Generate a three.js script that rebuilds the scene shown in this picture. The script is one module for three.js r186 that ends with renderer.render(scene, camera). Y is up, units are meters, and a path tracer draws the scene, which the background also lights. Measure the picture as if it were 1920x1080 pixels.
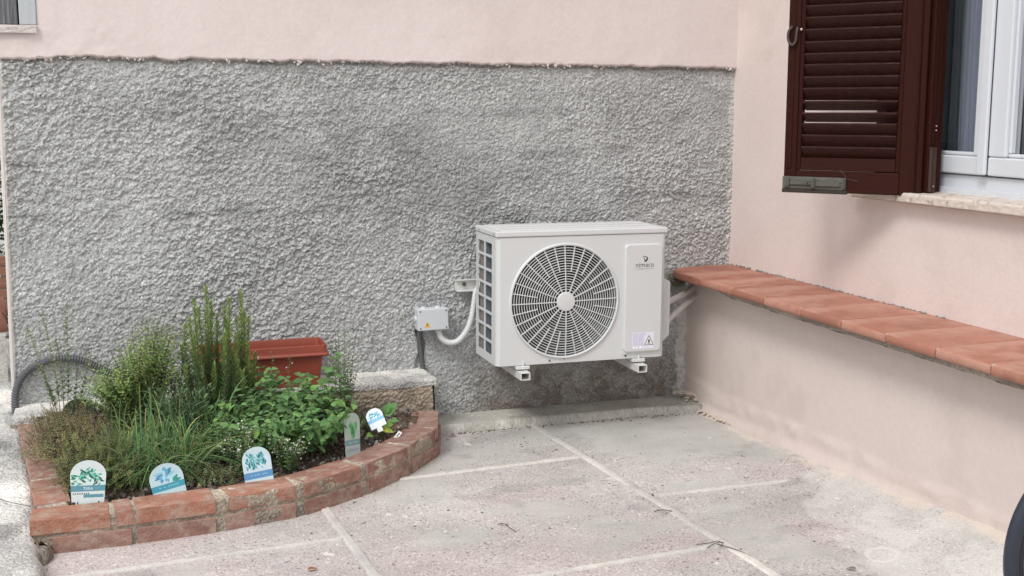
import * as THREE from 'three';
import { RoundedBoxGeometry } from 'three/addons/geometries/RoundedBoxGeometry.js';
import { mergeGeometries } from 'three/addons/utils/BufferGeometryUtils.js';

// ---------------------------------------------------------------- camera, sky, sun, exposure
const scene = new THREE.Scene();
const camera = new THREE.PerspectiveCamera(27.58, 1920 / 1080, 0.05, 300);
camera.position.set(0, 1.4, 0);
{
  const yaw = 18.274 * Math.PI / 180, pitch = 8.734 * Math.PI / 180;
  camera.lookAt(Math.sin(yaw) * Math.cos(pitch), 1.4 - Math.sin(pitch), -Math.cos(yaw) * Math.cos(pitch));
}
const renderer = new THREE.WebGLRenderer({ antialias: true });
renderer.toneMapping = THREE.LinearToneMapping;
renderer.toneMappingExposure = 1.27;
renderer.shadowMap.enabled = true;
{ // bright, even overcast sky, a little brighter towards the zenith and around the veiled sun
  const W = 256, H = 128, d = new Float32Array(W * H * 4);
  const sun = new THREE.Vector3(-0.5, 0.8, 0.5).normalize(), v = new THREE.Vector3();
  for (let j = 0; j < H; j++) for (let i = 0; i < W; i++) {
    const el = ((j + 0.5) / H - 0.5) * Math.PI, az = ((i + 0.5) / W - 0.5) * 2 * Math.PI;
    v.set(Math.cos(el) * Math.cos(az), Math.sin(el), Math.cos(el) * Math.sin(az));
    const s = Math.max(0, Math.sin(el)), g = Math.pow(Math.max(0, v.dot(sun)), 6);
    const L = el > 0 ? 0.57 + 0.51 * s + 0.46 * g : 0.25, k = (j * W + i) * 4;
    d[k] = L * 0.965; d[k + 1] = L; d[k + 2] = L * 1.05; d[k + 3] = 1;
  }
  const t = new THREE.DataTexture(d, W, H, THREE.RGBAFormat, THREE.FloatType);
  t.mapping = THREE.EquirectangularReflectionMapping; t.magFilter = THREE.LinearFilter; t.needsUpdate = true;
  scene.background = t; scene.environment = t;
}
const sun = new THREE.DirectionalLight(new THREE.Color(1, 0.98, 0.95), 1.3);
sun.position.set(-5.6 + 1, 8, 4.4 - 4); sun.target.position.set(1, 0, -4);
sun.castShadow = true; sun.shadow.radius = 32; sun.shadow.mapSize.set(2048, 2048);
Object.assign(sun.shadow.camera, { left: -7, right: 7, top: 7, bottom: -7, near: 0.5, far: 30 });
scene.add(sun, sun.target);

// ---------------------------------------------------------------- small helpers
let seed = 12345;
const rnd = () => { seed = (seed + 0x6D2B79F5) | 0; let t = Math.imul(seed ^ (seed >>> 15), 1 | seed); t = (t + Math.imul(t ^ (t >>> 7), 61 | t)) ^ t; return ((t ^ (t >>> 14)) >>> 0) / 4294967296; };
const R = (a, b) => a + (b - a) * rnd();
const clamp = (x, a = 0, b = 1) => Math.min(b, Math.max(a, x));
const sstep = (a, b, x) => { const t = clamp((x - a) / (b - a)); return t * t * (3 - 2 * t); };
const mix = (a, b, t) => a + (b - a) * t;
const V = (x, y, z) => new THREE.Vector3(x, y, z);
const hash = (x, y) => { let h = Math.imul(x, 374761393) + Math.imul(y, 668265263) | 0; h = Math.imul(h ^ (h >>> 13), 1274126177); return ((h ^ (h >>> 16)) >>> 0) / 4294967296; };
function noise(x, y, p = 0) { // value noise, periodic in p cells when p > 0
  const xi = Math.floor(x), yi = Math.floor(y), fx = x - xi, fy = y - yi, u = fx * fx * (3 - 2 * fx), w = fy * fy * (3 - 2 * fy);
  const m = p ? (q) => ((q % p) + p) % p : (q) => q;
  const a = hash(m(xi), m(yi)), b = hash(m(xi + 1), m(yi)), c = hash(m(xi), m(yi + 1)), d = hash(m(xi + 1), m(yi + 1));
  return a + (b - a) * u + (c - a) * w + (a - b - c + d) * u * w;
}
function fbm(x, y, o = 4, p = 0) { let s = 0, a = 0.5, n = 0; for (let i = 0; i < o; i++) { s += a * noise(x + i * 17.3 * (p ? 0 : 1), y + i * 9.7 * (p ? 0 : 1), p); n += a; a *= 0.5; x *= 2; y *= 2; p *= 2; } return s / n; }
const FT = new Float32Array(1024 * 1024); // one baked sheet of layered noise, 16 cells wide, for the slow large textures
for (let j = 0; j < 1024; j++) for (let i = 0; i < 1024; i++) FT[j * 1024 + i] = fbm(i / 64, j / 64, 5, 16);
function fl(x, y) {
  x *= 64; y *= 64; const xi = Math.floor(x), yi = Math.floor(y), fx = x - xi, fy = y - yi, a = xi & 1023, b = (xi + 1) & 1023, c = (yi & 1023) << 10, d = ((yi + 1) & 1023) << 10;
  return mix(mix(FT[c + a], FT[c + b], fx), mix(FT[d + a], FT[d + b], fx), fy);
}
function worley(x, y) { // distance to the nearest scattered point
  const xi = Math.floor(x), yi = Math.floor(y); let m = 9;
  for (let j = -1; j < 2; j++) for (let i = -1; i < 2; i++) {
    const dx = xi + i + hash(xi + i, yi + j) - x, dy = yi + j + hash(xi + i + 91, yi + j + 57) - y, d = dx * dx + dy * dy;
    if (d < m) m = d;
  }
  return Math.sqrt(m);
}
function tex(W, H, fn, srgb = true, rep = null, off = null) { // fn(u, v, out) in 0..255, sRGB for colours
  const d = new Uint8Array(W * H * 4), o = [0, 0, 0, 255];
  for (let j = 0; j < H; j++) for (let i = 0; i < W; i++) {
    o[3] = 255; fn((i + 0.5) / W, (j + 0.5) / H, o);
    const k = (j * W + i) * 4;
    for (let c = 0; c < 4; c++) d[k + c] = clamp(o[c], 0, 255);
  }
  const t = new THREE.DataTexture(d, W, H); t.wrapS = t.wrapT = THREE.RepeatWrapping; t.magFilter = t.minFilter = THREE.LinearFilter;
  if (srgb) t.colorSpace = THREE.SRGBColorSpace;
  if (rep) t.repeat.set(rep[0], rep[1]);
  if (off) t.offset.set(off[0], off[1]);
  t.needsUpdate = true; return t;
}
const grey = (W, fn, rep) => tex(W, W, (u, v, o) => { o[0] = o[1] = o[2] = 255 * fn(u, v); }, false, rep);
function canvasTex(w, h, draw) {
  const c = document.createElement('canvas'); c.width = w; c.height = h; draw(c.getContext('2d'), w, h);
  const t = new THREE.CanvasTexture(c); t.colorSpace = THREE.SRGBColorSpace; return t;
}
const lin = (r, g, b) => new THREE.Color().setRGB(r, g, b);
const mat = (c, rough = 0.8, x = {}) => new THREE.MeshStandardMaterial({ color: c, roughness: rough, ...x });

const used = {};
function numbered(n) { used[n] = (used[n] ?? -1) + 1; return used[n] ? `${n}_${String(used[n]).padStart(3, '0')}` : n; }
function tag(o, label, category, group, kind) { Object.assign(o.userData, { label, category }); if (group) o.userData.group = group; if (kind) o.userData.kind = kind; return o; }
function thing(name, label, category, pos = [0, 0, 0], group) { const g = new THREE.Group(); g.name = numbered(name); g.position.set(...pos); scene.add(g); return tag(g, label, category, group); }
function part(name, geo, m, parent, pos, rot) {
  const o = new THREE.Mesh(geo, m); o.name = parent === scene ? numbered(name) : name; o.castShadow = o.receiveShadow = true;
  if (pos) o.position.set(...pos); if (rot) o.rotation.set(...rot);
  if (parent !== scene) { let k = 0; const ns = new Set(parent.children.map((c) => c.name)); while (ns.has(o.name)) o.name = `${name}_${String(++k).padStart(3, '0')}`; }
  parent.add(o); return o;
}
const stuff = (o) => { o.userData.kind = 'stuff'; return o; };
const box = (x0, x1, y0, y1, z0, z1) => { const g = new THREE.BoxGeometry(x1 - x0, y1 - y0, z1 - z0); g.translate((x0 + x1) / 2, (y0 + y1) / 2, (z0 + z1) / 2); return g; };
const rbox = (x0, x1, y0, y1, z0, z1, r = 0.004, s = 2) => { const g = new RoundedBoxGeometry(x1 - x0, y1 - y0, z1 - z0, s, r); g.translate((x0 + x1) / 2, (y0 + y1) / 2, (z0 + z1) / 2); return g; };
const merge = (a) => mergeGeometries(a.map((g) => { const h = g.index ? g.toNonIndexed() : g.clone(); for (const k of Object.keys(h.attributes)) if (!['position', 'normal', 'uv'].includes(k)) h.deleteAttribute(k); return h; }));
function boxUV(g, ox = 0, oy = 0) { // uv in metres by the way each face points
  if (g.index) g = g.toNonIndexed();
  const p = g.attributes.position, n = g.attributes.normal, uv = new Float32Array(p.count * 2);
  for (let i = 0; i < p.count; i += 3) {
    const ax = Math.abs(n.getX(i) + n.getX(i + 1) + n.getX(i + 2)), ay = Math.abs(n.getY(i) + n.getY(i + 1) + n.getY(i + 2)), az = Math.abs(n.getZ(i) + n.getZ(i + 1) + n.getZ(i + 2));
    for (let k = i; k < i + 3; k++) {
      const [a, b] = ay > ax && ay > az ? [p.getX(k), p.getZ(k)] : ax > az ? [p.getZ(k), p.getY(k)] : [p.getX(k), p.getY(k)];
      uv[k * 2] = a + ox; uv[k * 2 + 1] = b + oy;
    }
  }
  g.setAttribute('uv', new THREE.BufferAttribute(uv, 2)); return g;
}
function grid(nu, nv, fn, keep) { // fn(i/nu, j/nv) -> [x, y, z, u, v]
  const pos = [], uv = [], idx = [];
  for (let j = 0; j <= nv; j++) for (let i = 0; i <= nu; i++) { const q = fn(i / nu, j / nv); pos.push(q[0], q[1], q[2]); uv.push(q[3], q[4]); }
  for (let j = 0; j < nv; j++) for (let i = 0; i < nu; i++) {
    const a = j * (nu + 1) + i, b = a + 1, c = a + nu + 1, d = c + 1;
    if (keep && !keep(pos[a * 3], pos[a * 3 + 1], pos[a * 3 + 2])) continue;
    idx.push(a, b, d, a, d, c);
  }
  const g = new THREE.BufferGeometry();
  g.setAttribute('position', new THREE.Float32BufferAttribute(pos, 3)); g.setAttribute('uv', new THREE.Float32BufferAttribute(uv, 2)); g.setIndex(idx); g.computeVertexNormals(); return g;
}
function prism(pts, y0, y1, bevel = 0.004) { // plan polygon [x, z] raised from y0 to y1, edges chamfered
  const s = new THREE.Shape(pts.map(([x, z]) => new THREE.Vector2(x, -z)));
  const g = new THREE.ExtrudeGeometry(s, { depth: y1 - y0 - 2 * bevel, bevelEnabled: bevel > 0, bevelSize: bevel, bevelOffset: -bevel, bevelThickness: bevel, bevelSegments: 2, curveSegments: 8 });
  g.rotateX(-Math.PI / 2); g.translate(0, y0 + bevel, 0); return g;
}
function tube(points, r, seg = 40, rad = 10, ridge = 0, pitch = 0.005) { // smooth tube; ridge > 0 makes it corrugated
  const c = new THREE.CatmullRomCurve3(points.map((p) => V(...p)));
  if (!ridge) return new THREE.TubeGeometry(c, seg, r, rad);
  const L = c.getLength(), n = Math.ceil(L / pitch) * 4, g = new THREE.TubeGeometry(c, n, r, rad), p = g.attributes.position, q = V();
  for (let i = 0; i <= n; i++) {
    const ctr = c.getPointAt(i / n), s = 1 + (ridge / r) * [0, 1, 1, 0][i % 4];
    for (let k = 0; k <= rad; k++) { const id = i * (rad + 1) + k; q.fromBufferAttribute(p, id).sub(ctr).multiplyScalar(s).add(ctr); p.setXYZ(id, q.x, q.y, q.z); }
  }
  g.computeVertexNormals(); return g;
}
const cyl = (a, b, r0, r1 = r0, n = 10) => { const A = V(...a), B = V(...b), d = B.clone().sub(A), g = new THREE.CylinderGeometry(r1, r0, d.length(), n); g.applyQuaternion(new THREE.Quaternion().setFromUnitVectors(V(0, 1, 0), d.clone().normalize())); const m = A.add(B).multiplyScalar(0.5); g.translate(m.x, m.y, m.z); return g; };

const ZW = -4.97, XW = 2.74, XL = 2.52; // back wall, upper right wall, lower right wall
const SURF_Y = 0.659;                    // top of the tiled ledge

// ---------------------------------------------------------------- shared surface textures
const fine = grey(512, (u, v) => fbm(u * 32, v * 32, 4, 32));
const plasterBump = grey(512, (u, v) => 0.6 * fbm(u * 6, v * 6, 4, 6) + 0.25 * fbm(u * 40, v * 28, 3, 40) + 0.15 * noise(u * 256, v * 256, 256), [1 / 1.6, 1 / 1.6]);
const pinkMap = (r, g, b, dirt) => tex(512, 512, (u, v, o) => {
  const a = fbm(u * 4, v * 4, 5, 4) - 0.5, c = noise(u * 200, v * 200, 200) - 0.5, s = fbm(u * 9 + 3, v * 9, 4, 9);
  const k = 1 + a * 0.07 + c * 0.025, dk = dirt * sstep(0.62, 0.8, s);
  o[0] = r * k * (1 - dk); o[1] = g * (k + a * 0.02) * (1 - dk); o[2] = b * (k + a * 0.03) * (1 - dk * 1.1);
}, true, [1 / 2.1, 1 / 2.1]);
const pinkUpper = mat(0xffffff, 0.9, { map: pinkMap(222, 209, 205, 0.02), bumpMap: plasterBump, bumpScale: 0.0032 });
const pinkSide = mat(0xffffff, 0.9, { map: pinkMap(222, 207, 200, 0.03), bumpMap: plasterBump, bumpScale: 0.0032 });

// ================================================================ THE GROUND
// floor slabs: laid about four degrees off the walls, u to the right, v towards the camera
const FO = [1.686, -4.787], fn_ = Math.hypot(1, 0.072);
const fuv = (u, v) => [FO[0] + (u * 1 + v * 0.072) / fn_, FO[1] + (-u * 0.072 + v) / fn_];
const spots = [];
for (let i = 0; i < 26; i++) spots.push([R(0.4, 2.4), R(2.9, 4.7), R(0.004, 0.013), R(0.4, 2.2), R(0, 3)]);
spots.push([0.82, 3.86, 0.022, 0.5, 0], [0.87, 3.82, 0.02, 0.45, 0.2]);
const floorTex = tex(1792, 1344, (u, v, o) => {
  const x = -0.7 + 3.6 * u, z = 2.4 + 2.7 * v;
  const big = fl(x * 1.9 + 5, z * 2.3 + 1), mid = fl(x * 7, z * 9), gr = noise(x * 330, z * 330), gr2 = noise(x * 150 + 9, z * 150), gr3 = noise(x * 520 + 4, z * 520);
  let r = 185, g = 179, b = 174;
  const pk = sstep(0.42, 0.66, fl(x * 2.4 + 31, z * 3.1 + 7)); // pink wash
  r += pk * 3; g -= pk * 2; b -= pk * 1;
  // smooth grey-green cement wash left on the slab by the wall
  const wash = sstep(0.42, 0.62, fl(x * 3 + 50, z * 4.5 + 3) + 0.33 * sstep(1.75, 2.5, x) * sstep(3.6, 4.4, z) + 0.18 * sstep(4.0, 4.7, z) * sstep(1.6, 2, x) - 0.10);
  r = mix(r, 186, wash * 0.7); g = mix(g, 185, wash * 0.7); b = mix(b, 178, wash * 0.7);
  const ag = (1 - wash * 0.75);
  let k = 1 + (big - 0.5) * 0.16 + (mid - 0.5) * 0.12 + ag * ((gr - 0.5) * 0.24 + (gr3 - 0.5) * 0.2);
  if (gr2 > 0.8) k -= ag * 0.28 * sstep(0.8, 0.93, gr2); // dark stones
  if (gr2 < 0.16) k += ag * 0.2 * sstep(0.16, 0.05, gr2); // pale stones
  const stain = sstep(0.62, 0.74, fl(x * 5.1 + 70, z * 7 + 20)); k -= stain * 0.07;
  r *= k; g *= k; b *= k;
  { // white cement smeared in streaks near the foot of the right wall, cream plaster flakes right against it
    const q = fl(x * 5 + z * 2 + 9, z * 4 + 3) - 0.5, q2 = fl(x * 26 + 1, z * 15 + 8) - 0.5, ed = mix(2.46, 2.10, sstep(3.95, 3.05, z)) + q * 0.22 + q2 * 0.16;
    const w1 = sstep(0, 0.07, x - ed) * sstep(4.2, 3.7, z + q2 * 0.4) * (0.55 + 0.45 * sstep(0.38, 0.5, fl(x * 13 + 60, z * 9)));
    r = mix(r, 212, w1 * 0.62); g = mix(g, 208, w1 * 0.62); b = mix(b, 202, w1 * 0.62);
    const w2 = sstep(2.455, 2.5, x + q2 * 0.06) * sstep(0.36, 0.5, fl(x * 20, z * 11 + 30)); r = mix(r, 221, w2 * 0.7); g = mix(g, 204, w2 * 0.7); b = mix(b, 188, w2 * 0.7);
  }
  for (const [sx, sz, sr, asp, an] of spots) { // dried splashes of paint and plaster
    const dx = x - sx, dz = z - sz; if (Math.abs(dx) > 0.06 || Math.abs(dz) > 0.06) continue;
    const c = Math.cos(an), s = Math.sin(an), d = Math.hypot((dx * c + dz * s) / asp, (dz * c - dx * s)) / sr + (noise(x * 160, z * 160) - 0.5) * 0.7;
    if (d < 1) { const t = sstep(1, 0.7, d) * 0.75; r = mix(r, 226, t); g = mix(g, 220, t); b = mix(b, 212, t); }
  }
  { const d = Math.abs(Math.hypot((x - 2.21) * 1.0, (z - 2.98) * 0.9) - 0.045) + (noise(x * 90, z * 90) - 0.5) * 0.008; if (d < 0.006 && x < 2.26) { r = mix(r, 222, 0.5); g = mix(g, 216, 0.5); b = mix(b, 208, 0.5); } }
  o[0] = r; o[1] = g; o[2] = b;
}, true, [1 / 3.6, 1 / 2.7], [0.7 / 3.6, -2.4 / 2.7]);
const floorBump = grey(768, (u, v) => 0.45 * fbm(u * 10, v * 10, 3, 10) + 0.35 * noise(u * 200, v * 200, 200) + 0.2 * noise(u * 400, v * 400, 400), [1 / 1.3, 1 / 1.3]);
const slabMat = mat(0xffffff, 0.93, { map: floorTex, bumpMap: floorBump, bumpScale: 0.003 });
const cementTex = (r, g, b, amp) => tex(512, 512, (u, v, o) => {
  const a = fbm(u * 5, v * 5, 5, 5) - 0.5, c = noise(u * 170, v * 170, 170) - 0.5, e = noise(u * 330, v * 330, 330) - 0.5, s = sstep(0.6, 0.72, fbm(u * 8 + 1, v * 8, 5, 8));
  const k = 1 + amp * (a * 0.55 + c * 0.16 + e * 0.14) - s * 0.12 * amp;
  o[0] = r * k; o[1] = g * k; o[2] = b * (k - a * 0.03);
}, true, [1 / 1.1, 1 / 1.1]);
const jointMat = mat(0xffffff, 0.95, { map: cementTex(201, 196, 189, 0.45), bumpMap: floorBump, bumpScale: 0.004 });
const paleCement = mat(0xffffff, 0.95, { map: cementTex(190, 186, 179, 1), bumpMap: floorBump, bumpScale: 0.006 });
const whiteCement = mat(0xffffff, 0.95, { map: cementTex(204, 201, 195, 1.2), bumpMap: floorBump, bumpScale: 0.012 });
const greyCement = mat(0xffffff, 0.95, { map: cementTex(170, 168, 160, 1), bumpMap: floorBump, bumpScale: 0.005 });

tag(part('ground', grid(40, 40, (u, v) => { const x = -100 + 200 * u, z = -100 + 200 * v; return [x, -0.05, -z, x, z]; }), greyCement, scene), 'bare grey ground running off under and beyond the paved courtyard', 'ground', null, 'structure');
const floor = thing('floor', 'pinkish grey pebbled concrete slabs paving the courtyard, pale mortar joints between', 'floor'); floor.userData.kind = 'structure';
{
  const J = 0.016;
  const slab = (u0, u1, a0, a1, b0, b1) => { // a: v at u0 edge (near, far), b: v at u1 edge
    const pts = [], N = 14, ed = () => R(-0.0022, 0.0022);
    const seg = (p, q) => { for (let i = 0; i < N; i++) { const t = i / N; pts.push(fuv(mix(p[0], q[0], t) + ed(), mix(p[1], q[1], t) + ed())); } };
    seg([u0 + J, a0 + J], [u1 - J, b0 + J]); seg([u1 - J, b0 + J], [u1 - J, b1 - J]); seg([u1 - J, b1 - J], [u0 + J, a1 - J]); seg([u0 + J, a1 - J], [u0 + J, a0 + J]);
    part('slab', prism(pts, -0.045, 0, 0.003), slabMat, floor);
  };
  const cols = [[-1.12, 0, [-0.56, 0.502, 1.556, 2.61, 3.66, 4.7, 5.75], 0], [-2.2, -1.12, [-0.03, 1.03, 2.09, 3.14, 4.2, 5.25], 0], [0, 1.12, [-0.25, 1.04, 2.1, 3.15, 4.2, 5.25], 0.08], [-3.3, -2.2, [0.4, 1.5, 2.6, 3.7, 4.8], 0], [-4.4, -3.3, [0, 1.1, 2.2, 3.3, 4.4], 0]];
  for (const [u0, u1, vs, sk] of cols) for (let i = 0; i + 1 < vs.length; i++) { const s0 = i ? sk : 0; slab(u0, u1, vs[i], vs[i + 1], vs[i] + s0, vs[i + 1] + sk); }
  const joint = (p, q, w) => {
    const L = Math.hypot(q[0] - p[0], q[1] - p[1]), dx = (q[0] - p[0]) / L, dz = (q[1] - p[1]) / L, n = Math.max(6, Math.round(L / 0.02)), off = R(0, 90);
    part('joint', grid(n, 6, (s, t) => {
      const d = s * L, e = (t - 0.5) * w * (1 + 0.25 * (noise(d * 30 + off, t > 0.5 ? 3.5 : 8.5) - 0.5)), y = (t === 0 || t === 1 ? -0.004 : 0.0042 + 0.003 * (noise(d * 60 + off, t * 9) - 0.4));
      const x = p[0] + dx * d - dz * e, z = p[1] + dz * d + dx * e; return [x, y, z, x, z];
    }), jointMat, floor);
  };
  joint(fuv(0, -0.02), fuv(0, 3.8), 0.038); joint(fuv(-1.12, -0.3), fuv(-1.12, 4), 0.04);
  for (const v of [0.502, 1.556, 2.61]) joint(fuv(-1.1, v), fuv(-0.02, v), v < 1 ? 0.032 : 0.026);
  for (const v of [1.03, 2.09]) joint(fuv(-2.2, v), fuv(-1.14, v), 0.026);
  for (const v of [1.04, 2.1]) joint(fuv(0.02, v), fuv(1.1, v + 0.08), 0.03);
  part('bedding', box(-3, 2.6, -0.048, -0.02, -4.98, 1.2), greyCement, floor);
}
// cement fillet that climbs against the foot of the right wall
{
  const g = grid(46, 170, (s, t) => {
    const z = -4.9 + 4.0 * t, hw = 0.062 * sstep(-4.85, -3.2, z) + 0.05 * sstep(-3.6, -2.7, z) + 0.012, w = 0.1 + 0.34 * sstep(-4.5, -3.0, z) + 0.06 * (fbm(z * 5, 2, 3) - 0.5);
    const x = 2.54 - (1 - s) * (w + 0.06), e = clamp((x - (2.54 - w)) / w), y = -0.004 + (hw + 0.004) * Math.pow(e, 1.6) + (fbm(x * 18, z * 18, 4) - 0.5) * 0.012 * (0.12 + e);
    return [x, y, z, x, -z];
  });
  // the grid's x runs across, z along: reorder winding so that it faces up
  g.setIndex(Array.from(g.index.array).reduce((a, q, i, A) => { if (i % 3 === 0) a.push(A[i], A[i + 2], A[i + 1]); return a; }, [])); g.computeVertexNormals();
  tag(part('cement_fillet', g, slabMat, scene), 'pale smeared cement sloping up against the foot of the right wall', 'cement strip', null, 'structure');
}
// low concrete kerb along the back wall
const kerbY = 0.034;
{
  const g = grid(110, 22, (s, t) => {
    const x = 1.16 + 1.37 * s, zf = -4.79 + 0.02 * (fbm(x * 12, 1, 3) - 0.5) + 0.03 * sstep(2.2, 2.5, x);
    const q = t * 22; let y, z;
    if (q > 6) { z = mix(zf - 0.012, -5.0, (q - 6) / 16); y = kerbY + 0.006 * (fbm(x * 20, z * 20, 3) - 0.5); }
    else { const k = q / 6; z = zf + 0.006 * (1 - k) + 0.006 * (fbm(x * 22, k * 2, 3) - 0.5) - 0.012 * k * k; y = mix(-0.01, kerbY + 0.004 * (fbm(x * 20, 3, 3) - 0.5), Math.pow(k, 0.9)); }
    return [x, y, z, x, z + y];
  });
  tag(part('concrete_kerb', g, mat(0xffffff, 0.95, { map: cementTex(182, 178, 169, 1), bumpMap: floorBump, bumpScale: 0.006 }), scene), 'low grey concrete kerb along the foot of the back wall under the outdoor unit', 'kerb', null, 'structure');
}
// whitish concrete path at far left, rising beside the herb bed to the passage
const pathEdge = (z) => z > -3.83 ? mix(-0.325, -0.24, (z + 3.83) / 0.8) : mix(-0.325, -0.445, (z + 3.83) / -1.02);
const pathY = (z) => z > -3.83 ? 0.07 : mix(0.07, 0.2, clamp((z + 3.83) / -1.05));
{
  const g = grid(70, 260, (s, t) => {
    const z = -6.5 + 6.3 * (1 - t), q = s * 70, e = pathEdge(z) + (z > -3.85 ? 0.02 * (fbm(z * 14, 4, 4) - 0.5) : 0.022);
    let x, y;
    if (q <= 62) { x = mix(-3, e - 0.01, Math.pow(q / 62, 0.5)); y = pathY(z) + 0.007 * (fbm(x * 60, z * 60, 3) - 0.5) + 0.014 * (fbm(x * 14, z * 14, 4) - 0.5) * sstep(-1.5, -0.9, x) - 0.006 * sstep(-0.06, 0, x - e); }
    else { const k = (q - 62) / 8; x = e + 0.035 * k + 0.02 * (fbm(z * 30, k * 3, 3) - 0.5); y = mix(pathY(z), -0.03, Math.pow(k, 0.8)); }
    return [x, y, z, x, z];
  });
  tag(part('concrete_path', g, whiteCement, scene), 'rough whitish concrete path at the left edge, rising beside the herb bed', 'path', null, 'structure');
}

// ================================================================ THE HOUSE WALLS
// grey roughcast: every clump is real relief
function roughcast(x, y) {
  const left = 1 - sstep(0.1, 1.5, x); // coarser clumps towards the left
  const wx = x + 0.022 * (fl(x * 9 + 3, y * 9) - 0.5) + 0.010 * (noise(x * 70, y * 80) - 0.5), wy = y + 0.016 * (fl(x * 9 + 7, y * 9 + 5) - 0.5) + 0.008 * (noise(x * 70 + 40, y * 80 + 7) - 0.5);
  const A = fbm(wx * 56, wy * 68, 2), B = noise(wx * 122 + 7, wy * 142 + 3), C = noise(wx * 200 + 1, wy * 220 + 9), D = noise(x * 270, y * 270);
  const mod = 0.1 + 1.75 * fl(x * 3.1 + 20, y * 3.7 + 4);
  return (0.0040 * (0.7 + 0.8 * left) * sstep(0.36, 0.64, A) + 0.0040 * sstep(0.32, 0.7, B) + 0.0032 * C) * mod + 0.0024 * D + 0.012 * (fl(x * 1.8, y * 2.4) - 0.5) - 0.008;
}
const edgeY = (x) => 1.596 - 0.0042 * (x + 0.43) + 0.012 * (fbm(x * 16, 3.3, 4) - 0.5) * (x < 0.3 ? 2.4 : 1.2) + 0.006 * (noise(x * 90, 7.7) - 0.5) - (x < -0.3 ? 0.008 : 0);
const leftX = (y) => -0.459 + 0.0165 * y; // the wall end leans a little
const backWall = thing('back_wall', 'house wall facing the courtyard, bare grey roughcast below smooth pink plaster', 'wall');
{
  const wallTex = tex(2048, 1024, (u, v, o) => {
    const x = -0.5 + 3.3 * u, y = -0.06 + 1.7 * v;
    const big = fl(x * 1.7 + 3, y * 2.1 + 8), mid = fl(x * 9, y * 11), gr = noise(x * 420, y * 420), g2 = noise(x * 210 + 5, y * 210);
    let k = 1 + (big - 0.5) * 0.10 + (mid - 0.5) * 0.14 + (gr - 0.5) * 0.42 + (g2 - 0.5) * 0.26;
    // damp, darker, mottled patches in the render
    const d1 = Math.exp(-(((x - 1.02) / 0.34) ** 2 + ((y - 1.22) / 0.2) ** 2)) + 0.8 * Math.exp(-(((x - 0.45) / 0.4) ** 2 + ((y - 1.34) / 0.1) ** 2)) + 0.9 * Math.exp(-(((x - 1.75) / 0.5) ** 2 + ((y - 1.02) / 0.12) ** 2)) + 0.6 * Math.exp(-(((x - 1.3) / 0.5) ** 2 + ((y - 0.95) / 0.16) ** 2));
    const damp = clamp(d1) * sstep(0.3, 0.62, fl(x * 6 + 40, y * 7)); k *= 1 - 0.125 * damp; for (const yb of [0.99, 1.19, 1.36]) k *= 1 - 0.12 * sstep(0.034, 0.004, Math.abs(y - yb - 0.06 * (fl(x * 1.5 + yb * 9, 3) - 0.5))) * sstep(0.42, 0.62, fl(x * 7 + yb * 30, y * 9)); // faint lift marks of the rendering
    let r = 171 * k, g = 171.5 * k, b = 170 * k;
    // brown soil stain on the wall foot, shade below the unit painted in
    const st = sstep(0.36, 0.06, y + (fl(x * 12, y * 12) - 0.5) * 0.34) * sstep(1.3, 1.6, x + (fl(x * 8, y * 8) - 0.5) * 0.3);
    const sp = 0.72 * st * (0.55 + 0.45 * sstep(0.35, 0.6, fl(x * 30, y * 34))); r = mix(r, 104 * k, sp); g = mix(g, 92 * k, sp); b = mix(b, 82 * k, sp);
    // whitewash slopped over the corner and the left margin
    const wx = x + (fl(x * 40, y * 40) - 0.5) * 0.05;
    let w = Math.max(sstep(2.455, 2.475, wx) * sstep(0.56, 0.5, y), sstep(2.725, 2.74, wx + 0.01) * 0.7, sstep(0.012, 0.004, x - leftX(y) + (fl(3, y * 30) - 0.5) * 0.012));
    w = Math.max(w, 0.75 * sstep(0.03, 0.0, Math.abs(y - edgeY(x)) + (fl(x * 50, y * 50) - 0.5) * 0.05 + 0.008) * sstep(0.5, 0.62, fl(x * 22 + 4, y * 22)));
    w *= 0.55 + 0.45 * sstep(0.3, 0.5, fl(x * 70, y * 70));
    r = mix(r, 205, w); g = mix(g, 201, w); b = mix(b, 195, w);
    // pale flecks of lime
    if (gr > 0.93 && g2 > 0.6) { r += 38; g += 38; b += 38; }
    o[0] = r; o[1] = g; o[2] = b;
  }, true, [1 / 3.3, 1 / 1.7], [0.5 / 3.3, 0.06 / 1.7]);
  const NU = 1000, NV = 520;
  const g = grid(NU, NV, (s, t) => {
    const y = -0.03 + 1.655 * t, x0 = leftX(y), x = mix(x0, 2.757, s);
    const h = roughcast(x, y); let z = ZW + h;
    z -= 0.016 * sstep(0.02, 0.004, edgeY(x) - y);                                    // groove under the plaster
    z -= 0.02 * sstep(0.018, 0, Math.abs(x - 1.213 - 0.012 * Math.sin(y * 40))) * sstep(0.46, 0.42, y) * sstep(0.2, 0.25, y); // chase for the buried conduit
    z = mix(z, ZW + 0.004, sstep(0.014, 0.005, x - x0));
    return [x, y - 0.25 * h * sstep(0.0, 0.06, edgeY(x) - y), z, x, y]; // clumps sag a little
  });
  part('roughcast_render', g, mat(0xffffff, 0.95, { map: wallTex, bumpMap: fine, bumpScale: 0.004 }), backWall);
  part('wall_core', merge([box(-0.42, 3.2, -0.05, 1.62, -5.35, ZW - 0.03)]), greyCement, backWall);
  const mg = rbox(-0.470, -0.4575, 0.1, 1.585, -5.34, ZW + 0.006, 0.003); { const p = mg.attributes.position; for (let i = 0; i < p.count; i++) p.setX(i, p.getX(i) + 0.0165 * p.getY(i) + 0.003 * (noise(p.getY(i) * 9, 2) - 0.5)); }
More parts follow.
